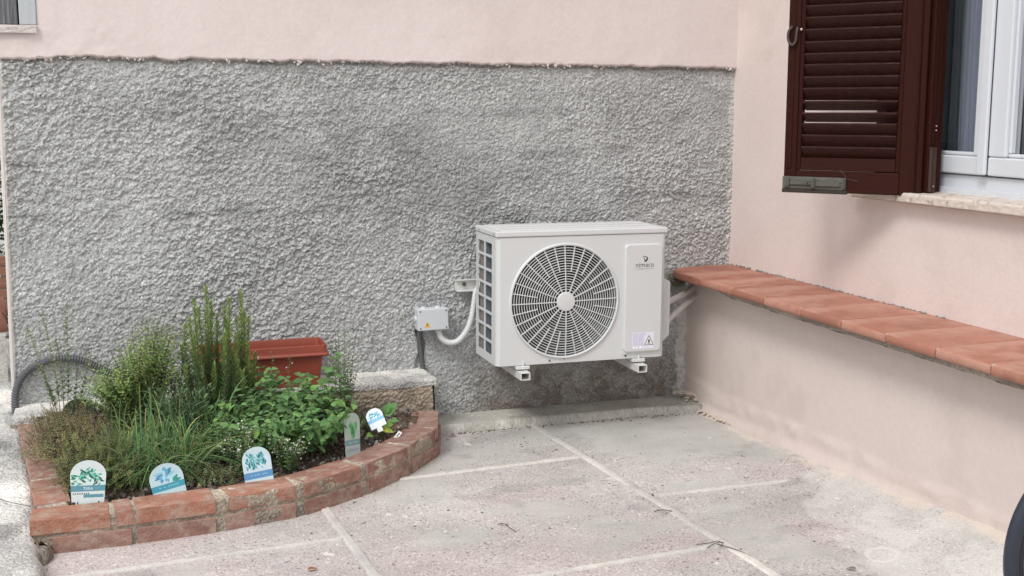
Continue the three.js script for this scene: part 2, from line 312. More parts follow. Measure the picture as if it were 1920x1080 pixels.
  part('plaster_margin', mg, mat(lin(0.72, 0.66, 0.62), 0.9), backWall);
  // pink upper wall with the small window opening at upper left
  const OX = -0.287, OY = 1.714;
  const p = grid(420, 60, (s, t) => {
    const x = -1.6 + 4.36 * s, q = t * 60, e = edgeY(x); let y, z = -4.953 + 0.006 * (fbm(x * 2.1, 5, 3) - 0.5);
    if (q <= 4) { y = e + 0.004 * (noise(x * 80, q) - 0.5) * (q / 4); z = mix(-5.03, z - 0.003, q / 4); }
    else { y = q < 40 ? mix(e + 0.003, OY, (q - 4) / 36) : mix(OY, OY + 4, (q - 40) / 20); z += 0.0035 * (fbm(x * 14, y * 14, 3) - 0.5) * (x < 0 ? 2.5 : 1) - (q === 5 ? 0.0 : 0); }
    return [x, y, z, x, y];
  }, (x, y) => !(x < OX - 0.004 && y >= OY - 0.001 && y < 3.1));
  part('pink_plaster', p, pinkUpper, backWall);
  { const gs = []; for (let i = 0; i < 300; i++) { const x = -0.43 + 3.15 * Math.pow(rnd(), 1.1); if (fl(x * 4 + 2, 6.5) < 0.5 && rnd() < 0.85) continue; const r = R(0.001, 0.0062) * (x < 0.9 || x > 1.6 ? 1 : 0.5), g = new THREE.DodecahedronGeometry(r, 0); g.scale(R(0.8, 2), R(0.6, 1.1), 0.7); g.rotateZ(R(0, 6)); g.translate(x, edgeY(x) - Math.abs(R(0, 0.018)) * rnd(), -4.966 + R(0, 0.012)); gs.push(g); } stuff(part('plaster_flakes', merge(gs), mat(lin(0.66, 0.60, 0.56), 0.95), backWall)); }
  part('wall_core', merge([box(OX, 3.2, 1.625, 5.7, -5.35, -4.965), box(-1.6, OX - 0.001, 1.625, 1.69, -5.35, -4.965), box(-1.6, OX - 0.001, 3.1, 5.7, -5.35, -4.965)]), pinkUpper, backWall);
}
// small window at upper left, sill and weathered boards
{
  const w = thing('boarded_window', 'small window at the upper left corner closed with weathered grey boards', 'window');
  const gw = tex(256, 512, (u, v, o) => { const n = fbm(u * 40, v * 4, 4), c = noise(u * 120, v * 9); const k = 0.55 + 0.75 * n + 0.2 * (c - 0.5); o[0] = 112 * k; o[1] = 112 * k; o[2] = 116 * k; }, true, [5, 2]);
  const wood = mat(0xffffff, 0.85, { map: gw });
  const frameM = mat(lin(0.50, 0.53, 0.54), 0.7, { bumpMap: fine, bumpScale: 0.002 });
  part('window_frame', rbox(-0.352, -0.289, 1.716, 3.0, -5.03, -4.975, 0.004), frameM, w);
  part('board', boxUV(rbox(-0.425, -0.360, 1.718, 3.0, -5.04, -5.01, 0.004)), wood, w);
  part('board', boxUV(rbox(-0.540, -0.432, 1.718, 3.0, -5.04, -5.012, 0.004), 0.3), wood, w);
  part('board', boxUV(rbox(-0.700, -0.548, 1.718, 3.0, -5.04, -5.008, 0.004), 0.7), wood, w);
  part('backing', box(-1.5, -0.288, 1.69, 3.05, -5.2, -5.1), mat(lin(0.02, 0.02, 0.022), 0.9), w);
  const s = grid(60, 14, (a, b) => { const x = -0.9 + 0.611 * a, q = b * 14, n = 0.004 * (fbm(x * 30, q * 0.6, 3) - 0.5); return q < 8 ? [x, 1.683 + 0.029 * q / 8 + n, -4.938 + n * 1.6, x, q * 0.004] : [x, 1.713 + n * 0.5, mix(-4.939, -5.08, (q - 8) / 6), x, q * 0.01]; });
  part('sill', s, mat(0xffffff, 0.9, { map: cementTex(216, 205, 199, 0.6), bumpMap: plasterBump, bumpScale: 0.008 }), w);
}
// right wall, upper part with the window opening
const WZ0 = -3.86, WZ1 = -2.80, WY0 = 1.075, WY1 = 2.45;
const sideWall = thing('side_wall', 'pink plastered house wall on the right, set back above the tiled ledge', 'wall');
{
  const sh = new THREE.Shape([[-5.0, 0.6], [1.5, 0.6], [1.5, 5.7], [-5.0, 5.7]].map(([a, b]) => new THREE.Vector2(a, b)));
  sh.holes.push(new THREE.Path([[WZ0, WY0], [WZ0, WY1], [WZ1, WY1], [WZ1, WY0]].map(([a, b]) => new THREE.Vector2(a, b))));
  const g = new THREE.ExtrudeGeometry(sh, { depth: 0.3, bevelEnabled: false });
  g.applyMatrix4(new THREE.Matrix4().makeBasis(V(0, 0, 1), V(0, 1, 0), V(1, 0, 0))); g.translate(XW, 0, 0);
  // mirrored basis: put the winding right
  const ps = g.attributes.position.array, us = g.attributes.uv.array;
  for (let i = 0; i < ps.length / 9; i++) { for (let k = 0; k < 3; k++) { const a = i * 9 + 3 + k, b = i * 9 + 6 + k; [ps[a], ps[b]] = [ps[b], ps[a]]; } for (let k = 0; k < 2; k++) { const a = i * 6 + 2 + k, b = i * 6 + 4 + k; [us[a], us[b]] = [us[b], us[a]]; } }
  g.computeVertexNormals(); part('pink_plaster', g, pinkSide, sideWall);
  // lower thicker part with a lumpy foot
  const lo = grid(330, 70, (s, t) => {
    const z = -5.0 + 6.5 * s, y = -0.03 + 0.655 * t, ridge = 0.13 + 0.05 * (fbm(z * 3, 1, 3) - 0.5) + 0.02 * sstep(-4.9, -3, z);
    const foot = sstep(ridge + 0.02, ridge - 0.02, y), n = fbm(z * 12, y * 16, 4) - 0.5;
    return [XL - 0.006 * foot - n * 0.014 * foot - 0.003 * (fbm(z * 3, y * 4, 3) - 0.5) - 0.02 * sstep(0.05, -0.01, y - 0.055 * sstep(-4.9, -3.2, z)), y, z, z, y];
  });
  part('lower_wall', lo, mat(0xffffff, 0.9, { map: pinkMap(215, 200, 193, 0.03), bumpMap: plasterBump, bumpScale: 0.0032 }), sideWall);
  part('wall_core', box(2.55, 3.04, -0.05, 0.598, -5.0, 1.5), greyCement, sideWall);
}
// tiled ledge on the right wall
{
  const l = thing('tiled_ledge', 'terracotta tiled ledge running along the right wall, rounded front edge', 'ledge');
  const tcTex = [0, 1, 2].map((q) => tex(512, 512, (u, v, o) => {
    const a = fbm(u * 5 + q * 9, v * 5, 4, 5) - 0.5, c = noise(u * 140, v * 140, 140) - 0.5, w = sstep(0.38, 0.72, fbm(u * 5 + q, v * 5, 5, 5)), k = 1 + a * 0.28 + c * 0.1;
    o[0] = mix([168, 164, 169][q] * k, 184, w * 0.6); o[1] = mix([112, 109, 114][q] * k, 146, w * 0.6); o[2] = mix([92, 89, 95][q] * k, 130, w * 0.6);
  }, true, [2.2, 2.2]));
  const tm = tcTex.map((t) => mat(0xffffff, 0.62, { map: t, bumpMap: plasterBump, bumpScale: 0.004 }));
  const zs = [-4.595, -4.311, -4.045, -3.779, -3.512, -3.257, -3.001, -2.752, -2.49, -2.23, -1.97, -1.7, -1.44, -1.18, -0.9];
  for (let i = 0; i + 1 < zs.length; i++) {
    const s = new THREE.Shape(); s.moveTo(2.745, 0.622); s.lineTo(2.40, 0.622);
    s.quadraticCurveTo(2.383, 0.623, 2.383, 0.639); s.quadraticCurveTo(2.384, 0.659, 2.402, SURF_Y); s.lineTo(2.745, SURF_Y + 0.004);
    const L = zs[i + 1] - zs[i] - 0.007, g = new THREE.ExtrudeGeometry(s, { depth: L - 0.004, bevelEnabled: true, bevelSize: 0.002, bevelOffset: -0.002, bevelThickness: 0.002, bevelSegments: 1, curveSegments: 6 });
    g.translate(0, R(-0.0006, 0.0006), zs[i] + 0.0035 + 0.002);
    part('tile', boxUV(g, i * 0.37, i * 0.21), tm[i % 3], l);
  }
  { // end tile with its cut, rounded corner
    const pts = [[2.745, -4.964], [2.56, -4.963], [2.50, -4.945]]; for (let k = 0; k <= 8; k++) { const t = k / 8, a = [2.50, -4.945], b = [2.388, -4.925], c = [2.383, -4.815]; pts.push([mix(mix(a[0], b[0], t), mix(b[0], c[0], t), t), mix(mix(a[1], b[1], t), mix(b[1], c[1], t), t)]); } pts.push([2.383, -4.599], [2.745, -4.599]);
    part('tile', boxUV(prism(pts.reverse(), 0.622, SURF_Y + 0.001, 0.009), 0.4, 0.7), tm[1], l);
  }
  part('joint', box(2.392, 2.744, 0.632, SURF_Y - 0.0025, -4.8, -0.9), mat(lin(0.55, 0.47, 0.40), 0.95), l);
  const mb = grid(220, 12, (s, t) => { const z = -4.90 + 4.0 * s, q = t * 12, n = fbm(z * 26, q * 0.8, 4) - 0.5; const f = sstep(-4.75, -4.25, z), u = t * 12; const y = u < 5 ? mix(0.602, 0.607, u / 5) - 0.008 * Math.max(0, n) : mix(0.607 - 0.005 * n, 0.624, (u - 5) / 7); return [(u < 5 ? mix(XL + 0.01, mix(2.47, 2.4, f), u / 5) : mix(mix(2.47, 2.4, f), mix(2.41, 2.393, f), (u - 5) / 7)) - n * 0.008, y, z, z, y]; });
  part('mortar_bed', mb, mat(0xffffff, 0.95, { map: cementTex(140, 128, 117, 1.0), bumpMap: floorBump, bumpScale: 0.008 }), l);
  // crumbs of mortar along the back of the tiles
  const gs = []; for (let i = 0; i < 150; i++) { const z = R(-4.95, -3.4), g = new THREE.DodecahedronGeometry(R(0.002, 0.006), 0); g.translate(2.74 - Math.abs(R(0, 0.012)), SURF_Y + 0.004, z); gs.push(g); }
  stuff(part('mortar_crumbs', merge(gs), greyCement, l));
}

// ================================================================ WINDOW, SHUTTER
{
  const w = thing('casement_window', 'white framed casement window in the right wall with a stone sill', 'window');
  const pvc = new THREE.MeshPhysicalMaterial({ color: lin(0.66, 0.68, 0.71), roughness: 0.32, clearcoat: 0.3, clearcoatRoughness: 0.3 });
  const rail = (name, y0, y1, z0, z1, x0, x1, r = 0.006, p = w) => part(name, rbox(x0, x1, y0, y1, z0, z1, r, 3), pvc, p);
  rail('frame_rail', 1.098, 1.163, WZ0, WZ1, 2.838, 2.91); rail('frame_rail', 2.39, 2.45, WZ0, WZ1, 2.838, 2.91);
  rail('frame_stile', 1.164, 2.389, WZ0, -3.81, 2.838, 2.91); rail('frame_stile', 1.164, 2.389, -2.85, WZ1, 2.838, 2.91);
  const glassM = new THREE.MeshPhysicalMaterial({ color: 0xffffff, roughness: 0.03, transmission: 1, thickness: 0, ior: 1.5, specularIntensity: 1 });
  for (const [a, b, n0, n1] of [[-3.808, -3.366, 0.062, 0.046], [-3.336, -2.852, 0.084, 0.062]]) {
    const sash = new THREE.Group(); sash.name = numbered('sash'); w.add(sash);
    const X0 = 2.822, X1 = 2.886;
    rail('bottom_rail', 1.168, 1.232, a, b, X0, X1, 0.007, sash); rail('top_rail', 2.32, 2.385, a, b, X0, X1, 0.007, sash);
    rail('stile', 1.233, 2.319, a, a + n0, X0, X1, 0.007, sash); rail('stile', 1.233, 2.319, b - n1, b, X0, X1, 0.007, sash);
    // sloping glazing beads
    const bead = (z0, z1, y0, y1) => rbox(X0 + 0.012, X0 + 0.034, y0, y1, z0, z1, 0.005);
    part('glazing_bead', merge([bead(a + n0 + 0.001, b - n1 - 0.001, 1.233, 1.246), bead(a + n0, a + n0 + 0.013, 1.247, 2.318), bead(b - n1 - 0.013, b - n1, 1.247, 2.318)]), pvc, sash);
    part('pane', box(2.852, 2.853, 1.236, 2.316, a + n0 + 0.004, b - n1 - 0.004), glassM, sash);
  }
  rail('meeting_cover', 1.17, 2.38, -3.374, -3.332, 2.806, 2.821, 0.006);
  part('sill_rebate', box(2.815, 2.84, 1.0965, 1.116, WZ0, WZ1), pvc, w);
  const st = tex(512, 512, (u, v, o) => { const a = fbm(u * 30, v * 8, 4, 0), c = noise(u * 150, v * 150), d = sstep(0.6, 0.7, fbm(u * 40 + 9, v * 24, 4)); const k = 1 + (a - 0.5) * 0.12 + (c - 0.5) * 0.08 - d * 0.16; o[0] = 208 * k; o[1] = 194 * k; o[2] = 182 * k; }, true, [1.5, 1.5]);
  const sg = grid(260, 34, (s, t) => { const z = -3.93 + 1.19 * s, q = t * 34, n = fbm(z * 60, q * 0.5, 4) - 0.5; if (q <= 2) return [mix(2.76, 2.692, q / 2), 1.058 + 0.002 * n, z, z, 1.0]; if (q < 12) return [2.69 - 0.004 * n, mix(1.059, 1.091, (q - 2) / 10), z, z, q * 0.004]; const k = (q - 12) / 22; return [mix(2.694, 2.84, k), 1.094 + 0.004 * k + 0.0012 * n, z, z, 0.05 + 0.15 * k]; });
  part('sill', sg, mat(0xffffff, 0.75, { map: st, bumpMap: plasterBump, bumpScale: 0.0032 }), w);
  part('sill_end', box(2.694, 2.74, 1.060, 1.0925, -3.932, -3.928), mat(lin(0.55, 0.46, 0.4), 0.85), w);
}
{
  const c = thing('curtain', 'blue grey curtain hanging in folds behind the window glass', 'curtain');
  const cm = new THREE.MeshPhysicalMaterial({ color: lin(0.38, 0.43, 0.54), roughness: 0.95, transmission: 0.3, thickness: 0, bumpMap: fine, bumpScale: 0.001 });
  const fold = (z0, z1, x0, n) => grid(Math.round((z1 - z0) * 260), 110, (s, t) => { const z = mix(z0, z1, s), y = 1.12 + 1.3 * t; return [x0 + 0.016 * Math.sin(s * n * 6.283 + 0.6 * Math.sin(y * 3)) * (0.7 + 0.3 * t) + 0.008 * Math.sin(s * n * 15.1 + y), y, z, z, y]; });
  part('panel', fold(-3.66, -3.37, 2.955, 4), cm, c); part('panel', fold(-3.33, -2.82, 2.955, 6), cm, c);
  part('panel', fold(-3.85, -3.68, 2.985, 4), mat(lin(0.16, 0.19, 0.21), 0.95), c);
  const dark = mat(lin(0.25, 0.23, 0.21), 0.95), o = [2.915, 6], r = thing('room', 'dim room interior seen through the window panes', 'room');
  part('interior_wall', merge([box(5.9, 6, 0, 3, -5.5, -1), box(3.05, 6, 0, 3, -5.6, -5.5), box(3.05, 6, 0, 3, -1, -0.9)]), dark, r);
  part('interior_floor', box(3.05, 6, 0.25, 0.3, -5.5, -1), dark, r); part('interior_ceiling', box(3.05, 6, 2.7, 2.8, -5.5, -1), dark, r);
}
const brown = new THREE.MeshPhysicalMaterial({ color: lin(0.036, 0.0095, 0.0066), roughness: 0.5, specularIntensity: 0.2, bumpMap: fine, bumpScale: 0.0015 });
{
  const W = 0.5, T = 0.04, HT = 1.34;
  const s = thing('window_shutter', 'dark brown louvred wooden shutter folded open on the right wall', 'shutter', [2.72, 1.083, -3.578]);
  s.rotation.y = Math.atan2(0.785, -0.62);
  // local: x from the hinge edge (0) to the free edge (W), y up, -z towards the courtyard
  const b = (name, x0, x1, y0, y1, z0, z1, r = 0.003) => part(name, rbox(x0, x1, y0, y1, z0, z1, r), brown, s);
  b('stile', 0, 0.062, 0, HT, 0, T); b('stile', W - 0.048, W - 0.001, 0, HT, 0, T);
  b('inner_stile', W - 0.064, W - 0.0485, 0.082, HT - 0.09, 0.003, T - 0.003); b('inner_stile', 0.0625, 0.078, 0.082, HT - 0.09, 0.003, T - 0.003);
  b('rail', 0.0625, W - 0.0485, 0, 0.0805, 0.0005, T); b('rail', 0.0785, W - 0.0645, 0.0825, 0.13, 0.003, T - 0.003); b('rail', 0.0625, W - 0.0485, HT - 0.09, HT, 0.0005, T);
  b('edge_moulding', -0.022, -0.001, 0, HT, -0.014, 0.028, 0.005); b('edge_moulding', 0.0035, 0.0115, 0.0, HT, -0.004, 0.001, 0.002);
  b('edge_moulding', W - 0.03, W - 0.012, 0.088, HT, -0.003, 0.001, 0.0015);
  const slatM = brown.clone(); slatM.roughness = 0.34; slatM.specularIntensity = 0.55;
  const sg = rbox(0.0785, W - 0.0645, -0.0045, 0.0045, -0.029, 0.027, 0.004, 3);
  for (let k = 0, y = 0.149; y < HT - 0.1; k++, y += 0.0435) {
    const loose = k === 3 || k === 4;
    part('slat', sg, slatM, s, [0, y + (loose ? 0.002 : R(-0.001, 0.001)), T / 2 - 0.001], [loose ? 0.615 : 0.94 + R(-0.03, 0.03), 0, R(-0.003, 0.003)]);
  }
  // worn metal bolt on the bottom rail and a hook on the free stile
  const worn = mat(lin(0.20, 0.195, 0.16), 0.65, { metalness: 0.35, bumpMap: plasterBump, bumpScale: 0.02 });
  const bolt = new THREE.Group(); bolt.name = 'bolt'; s.add(bolt);
  part('plate', rbox(W - 0.245, W + 0.001, 0.012, 0.058, -0.006, -0.0005, 0.002), worn, bolt);
  part('bar', merge([rbox(W - 0.225, W - 0.13, 0.023, 0.043, -0.014, -0.0065, 0.003), rbox(W - 0.112, W - 0.03, 0.026, 0.044, -0.013, -0.0065, 0.003)]), worn, bolt);
  part('bracket', merge([rbox(W - 0.129, W - 0.113, 0.016, 0.054, -0.017, -0.0065, 0.003), rbox(W - 0.029, W - 0.012, 0.018, 0.054, -0.015, -0.0065, 0.003), rbox(W - 0.243, W - 0.232, 0.014, 0.056, -0.013, -0.0065, 0.003)]), worn, bolt);
  part('knob', cyl([W - 0.098, 0.036, -0.026], [W - 0.098, 0.036, -0.012], 0.006), mat(lin(0.09, 0.075, 0.06), 0.6), bolt);
  part('lower_edge', rbox(W - 0.25, W + 0.002, -0.004, 0.011, -0.007, 0.004, 0.002), mat(lin(0.035, 0.025, 0.018), 0.8), bolt);
  part('hook', tube([[W - 0.018, 0.62, -0.006], [W - 0.006, 0.60, -0.012], [W - 0.008, 0.565, -0.014], [W - 0.022, 0.550, -0.014], [W - 0.033, 0.562, -0.012], [W - 0.036, 0.60, -0.008], [W - 0.037, 0.615, -0.004]], 0.0055, 30, 8), mat(lin(0.06, 0.035, 0.03), 0.5), s);
  part('screw', new THREE.SphereGeometry(0.006, 12, 8), mat(lin(0.55, 0.42, 0.36), 0.3, { metalness: 0.6 }), s, [W - 0.052, 0.607, -0.003]);
  part('cobweb_wisp', merge([cyl([W - 0.25, 0.055, -0.008], [W - 0.29, 0.048, -0.009], 0.0007, 0.0007, 5), cyl([W - 0.245, 0.062, -0.006], [W - 0.225, 0.082, -0.006], 0.0012, 0.0008, 5), cyl([W - 0.23, 0.08, -0.006], [W - 0.222, 0.09, -0.004], 0.001, 0.0006, 5)]), mat(lin(0.12, 0.07, 0.06), 0.9), s);
}
{
  const s = thing('folded_shutter_leaf', 'second brown shutter leaf folded into the window reveal, seen by its edge', 'shutter', [2.738, 1.1, -3.542]);
  const b = (name, x0, x1, y0, y1, z0, z1, r = 0.003) => part(name, rbox(x0, x1, y0, y1, z0, z1, r), brown, s);
  b('stile', 0.0, 0.042, 0, 1.33, -0.07, 0); b('stile', 0.0, 0.042, 0, 1.33, -0.317, -0.255); b('rail', 0.001, 0.041, 0, 0.13, -0.254, -0.071); b('rail', 0.001, 0.041, 1.24, 1.33, -0.254, -0.071);
  b('edge_strip', 0.043, 0.062, 0, 1.33, -0.06, -0.006, 0.004); b('edge_strip', 0.012, 0.019, 0.0, 1.33, -0.002, 0.005, 0.002);
  const sg = rbox(-0.026, 0.026, -0.0045, 0.0045, -0.253, -0.072, 0.004);
  for (let y = 0.155; y < 1.23; y += 0.0435) part('slat', sg, brown, s, [0.021, y, 0], [0, 0, 0.9]);
  const h = mat(lin(0.05, 0.02, 0.016), 0.45);
  part('hinge', merge([cyl([0.006, 0.0, 0.008], [0.006, 0.16, 0.008], 0.0065), box(0.006, 0.034, 0.0, 0.16, 0.0005, 0.003)]), h, s); part('hinge', merge([cyl([0.006, 0.7, 0.008], [0.006, 0.86, 0.008], 0.0065), box(0.006, 0.034, 0.7, 0.86, 0.0005, 0.003)]), h, s);
  for (const y of [0.02, 0.235, 0.22]) part('screw', new THREE.SphereGeometry(0.0035, 8, 6), mat(lin(0.4, 0.3, 0.25), 0.4), s, [0.026, y, 0.003]);
}

// ================================================================ AIR CONDITIONER
const acWhite = new THREE.MeshPhysicalMaterial({ color: lin(0.64, 0.645, 0.64), roughness: 0.42, clearcoat: 0.15, clearcoatRoughness: 0.4 });
const FANX = 0.3015, FANY = 0.2645, Wd = 0.768, Ht = 0.54, Dp = 0.3;
const shape = (pts) => new THREE.Shape(pts.map(([a, b]) => new THREE.Vector2(a, b)));
function rrect(x0, x1, y0, y1, r) { const s = new THREE.Shape(); s.moveTo(x0 + r, y0); s.lineTo(x1 - r, y0); s.absarc(x1 - r, y0 + r, r, -Math.PI / 2, 0); s.lineTo(x1, y1 - r); s.absarc(x1 - r, y1 - r, r, 0, Math.PI / 2); s.lineTo(x0 + r, y1); s.absarc(x0 + r, y1 - r, r, Math.PI / 2, Math.PI); s.lineTo(x0, y0 + r); s.absarc(x0 + r, y0 + r, r, Math.PI, 1.5 * Math.PI); return s; }
{
  const ac = thing('air_conditioner', 'white outdoor air conditioning unit with a round fan grille hung on the grey wall', 'air conditioner', [1.44, 0.331, -4.57]);
  ac.rotation.z = -0.0065;
  // front panel with the round fan opening, rounded vertical corners running into the sides
  const fs = shape([[0.02, 0], [Wd - 0.02, 0], [Wd - 0.02, Ht], [0.02, Ht]]), hole = new THREE.Path(); hole.absarc(FANX, FANY, 0.244, 0, Math.PI * 2, true); fs.holes.push(hole);
  const fp = new THREE.ExtrudeGeometry(fs, { depth: 0.0025, bevelEnabled: false, curveSegments: 64 }); fp.translate(0, 0, -0.0025);
  const corner = (sx, x, zb) => { const s = new THREE.Shape(); s.moveTo(0, 0.02); s.absarc(0.02, 0.02, 0.02, Math.PI, Math.PI * 1.5); s.lineTo(0.02, 0.0025); s.absarc(0.02, 0.02, 0.0175, Math.PI * 1.5, Math.PI, true); s.lineTo(0.0025, zb); s.lineTo(0, zb); s.closePath(); const g = new THREE.ExtrudeGeometry(s, { depth: Ht, bevelEnabled: false, curveSegments: 10 }); g.rotateX(-Math.PI / 2); /* y -> -z */ if (sx < 0) { g.scale(-1, 1, 1); const p = g.attributes.position.array, n = g.attributes.normal.array; for (let i = 0; i < p.length; i += 9) for (let k = 0; k < 3; k++) { [p[i + 3 + k], p[i + 6 + k]] = [p[i + 6 + k], p[i + 3 + k]]; [n[i + 3 + k], n[i + 6 + k]] = [n[i + 6 + k], n[i + 3 + k]]; } } g.translate(x, 0, 0); return g; };
  part('front_panel', merge([fp, corner(1, 0, 0.05), corner(-1, Wd, 0.05)]), acWhite, ac);
  // left side: frame with two columns of eight openings
  const ss = shape([[-0.0505, 0], [-Dp, 0], [-Dp, Ht], [-0.0505, Ht]]);
  for (let c = 0; c < 2; c++) for (let r = 0; r < 8; r++) { const z0 = c ? -0.276 : -0.170, z1 = c ? -0.183 : -0.072, y0 = 0.034 + r * 0.0606, y1 = y0 + 0.0505; const h = new THREE.Path(); h.moveTo(z0, y0); h.lineTo(z0, y1); h.lineTo(z1, y1); h.lineTo(z1, y0); h.closePath(); ss.holes.push(h); }
  const sf = new THREE.ExtrudeGeometry(ss, { depth: 0.0055, bevelEnabled: false }); sf.rotateY(-Math.PI / 2); sf.translate(0.0065, 0, 0); // shape x -> z
  part('side_guard', sf, acWhite, ac);
  const finBump = grey(256, (u, v) => (Math.floor(u * 128) % 2 ? 1 : 0) * 0.8 + 0.2 * noise(u * 60, v * 12), [9, 1]);
  const coil = (z0, z1, x0, c) => { const gs = [box(x0 + 0.004, x0 + 0.02, 0.02, Ht - 0.01, z0, z1)]; for (let z = z0; z < z1; z += 0.0045) gs.push(box(x0, x0 + 0.004, 0.02, Ht - 0.01, z, z + 0.0012)); return part('coil', boxUV(merge(gs)), mat(c, 0.5, { metalness: 0.2 }), ac); };
  coil(-0.285, -0.178, 0.014, lin(0.36, 0.34, 0.32)); coil(-0.176, -0.06, 0.030, lin(0.12, 0.165, 0.20));
  part('tube_sheet', box(0.012, 0.03, 0.02, Ht - 0.01, -0.1785, -0.175), mat(lin(0.2, 0.22, 0.24), 0.4), ac);
  part('right_side', box(Wd - 0.004, Wd - 0.0005, 0.001, Ht, -Dp, -0.0502), acWhite, ac);
  part('back_panel', box(0.04, Wd - 0.005, 0.01, Ht, -Dp + 0.002, -Dp + 0.006), mat(lin(0.3, 0.3, 0.3), 0.7), ac);
  part('base_pan', merge([box(0.021, Wd - 0.021, -0.002, 0.012, -0.05, -0.004), box(0.002, Wd - 0.002, -0.002, 0.012, -Dp + 0.001, -0.051)]), acWhite, ac);
  const lid = [rbox(-0.004, Wd + 0.004, Ht + 0.0015, Ht + 0.026, -Dp - 0.002, 0.005, 0.006, 3)];
  for (const [a, b] of [[-0.275, -0.205], [-0.185, -0.115], [-0.095, -0.03]]) lid.push(rbox(0.03, Wd - 0.03, Ht + 0.02, Ht + 0.0295, a, b, 0.003));
  part('lid', merge(lid), acWhite, ac);
  // fan behind the grille
  const sh = new THREE.CylinderGeometry(0.243, 0.243, 0.14, 64, 1, true); sh.rotateX(Math.PI / 2); sh.translate(FANX, FANY, -0.073); part('shroud', sh, mat(lin(0.28, 0.28, 0.28), 0.6), ac);  // shroud grey instead of white, depth shade put into its colour
  { const gs = []; for (let x = 0.046; x < 0.56; x += 0.005) gs.push(box(x, x + 0.0012, 0.014, Ht - 0.004, -0.2, -0.176)); gs.push(box(0.045, 0.56, 0.013, Ht - 0.003, -0.206, -0.2005)); part('rear_coil', boxUV(merge(gs)), mat(lin(0.07, 0.075, 0.08), 0.5), ac); }
  const fan = new THREE.Group(); fan.name = 'fan'; fan.position.set(FANX, FANY, -0.08); ac.add(fan);
  const fm = mat(lin(0.05, 0.05, 0.05), 0.55);
  for (let k = 0; k < 3; k++) part('blade', grid(20, 12, (s, t) => { const r = mix(0.045, 0.228, t), a = k * 2.094 + 0.4 + (s - 0.5) * mix(1.0, 1.5, t) - t * 0.5; return [r * Math.cos(a), r * Math.sin(a), 0.05 * (s - 0.5) + 0.01, s, t]; }), fm, fan);
  const hb = new THREE.CylinderGeometry(0.05, 0.05, 0.06, 32); hb.rotateX(Math.PI / 2); part('hub', hb, fm, fan);
  // grille: rings and spokes bulging a little forward
  const gr = new THREE.Group(); gr.name = 'fan_grille'; gr.position.set(FANX, FANY, 0.002); ac.add(gr);
  const dome = (r) => 0.012 * (1 - (r / 0.24) ** 2);
  const rim = new THREE.LatheGeometry([[0.235, -0.012], [0.2355, 0.002], [0.2375, 0.006], [0.241, 0.0075], [0.2445, 0.006], [0.247, 0.001], [0.248, -0.004]].map(([a, b]) => new THREE.Vector2(a, b)), 96); rim.rotateX(Math.PI / 2);
  part('grille_rim', rim, acWhite, gr);
  for (let k = 0; k < 17; k++) { const r = 0.0525 + k * 0.0109, t = new THREE.TorusGeometry(r, 0.0018, 6, 88); t.scale(1, 1, 1.5); t.translate(0, 0, dome(r)); part('grille_ring', t, acWhite, gr); }
  for (let k = 0; k < 32; k++) {
    const full = k % 2 === 0, r0 = full ? 0.038 : 0.128, r1 = 0.237, gs = [], a = k / 32 * Math.PI * 2 + 0.02, N = full ? 6 : 4;
    for (let i = 0; i < N; i++) { const q0 = mix(r0, r1, i / N), q1 = mix(r0, r1, (i + 1) / N), g = new THREE.BoxGeometry(q1 - q0 + 0.001, 0.0036, 0.008); g.rotateY(-Math.atan2(dome(q1) - dome(q0), q1 - q0)); g.translate((q0 + q1) / 2, 0, (dome(q0) + dome(q1)) / 2 + 0.0005); gs.push(g); }
    const g = merge(gs); g.rotateZ(a); part('grille_spoke', g, acWhite, gr);
  }
  const cap = new THREE.LatheGeometry([[0, 0.0045], [0.036, 0.0035], [0.0405, 0.001], [0.0415, -0.003], [0.0415, -0.008]].map(([a, b]) => new THREE.Vector2(a, b)), 48); cap.rotateX(Math.PI / 2); cap.translate(0, 0, 0.015); part('grille_hub', cap, acWhite, gr);
  // raised service cover at right with its print
  const cv = new THREE.ExtrudeGeometry(rrect(0.577, 0.741, 0.034, 0.492, 0.014), { depth: 0.008, bevelEnabled: true, bevelSize: 0.006, bevelThickness: 0.006, bevelSegments: 4, curveSegments: 8 });
  const cover = part('service_cover', cv, acWhite, ac); part('cover_tab', rbox(0.571, 0.592, 0.018, 0.034, 0.0005, 0.006, 0.002), acWhite, ac);
  const logo = canvasTex(512, 360, (g, w, h) => {
    g.clearRect(0, 0, w, h); g.strokeStyle = g.fillStyle = '#35322f'; g.lineCap = 'round'; g.lineWidth = 15;
    g.beginPath(); for (let i = 0; i <= 70; i++) { const a = -2.5 + i / 70 * 6.6, r = 62 - i * 0.68, x = 262 + Math.cos(a) * r * 0.95, y = 86 + Math.sin(a) * r; i ? g.lineTo(x, y) : g.moveTo(x, y); } g.stroke();
    g.lineWidth = 24; g.beginPath(); g.arc(262, 86, 56, -0.6, 1.7); g.stroke();
    g.textAlign = 'center'; g.font = '136px sans-serif'; g.fillText('nimaco', 256, 272, 490);
    g.fillStyle = 'rgba(80,76,72,0.75)'; for (let x = 46; x < 466;) { const q = 8 + hash(x, 3) * 16; if (hash(x, 9) > 0.15) g.fillRect(x, 306, q, 12); x += q + 5; }
  });
  const lp = new THREE.PlaneGeometry(0.098, 0.069); part('logo', lp, mat(0xffffff, 0.5, { map: logo, transparent: true, alphaTest: 0 }), ac, [0.661, 0.416, 0.0146]);
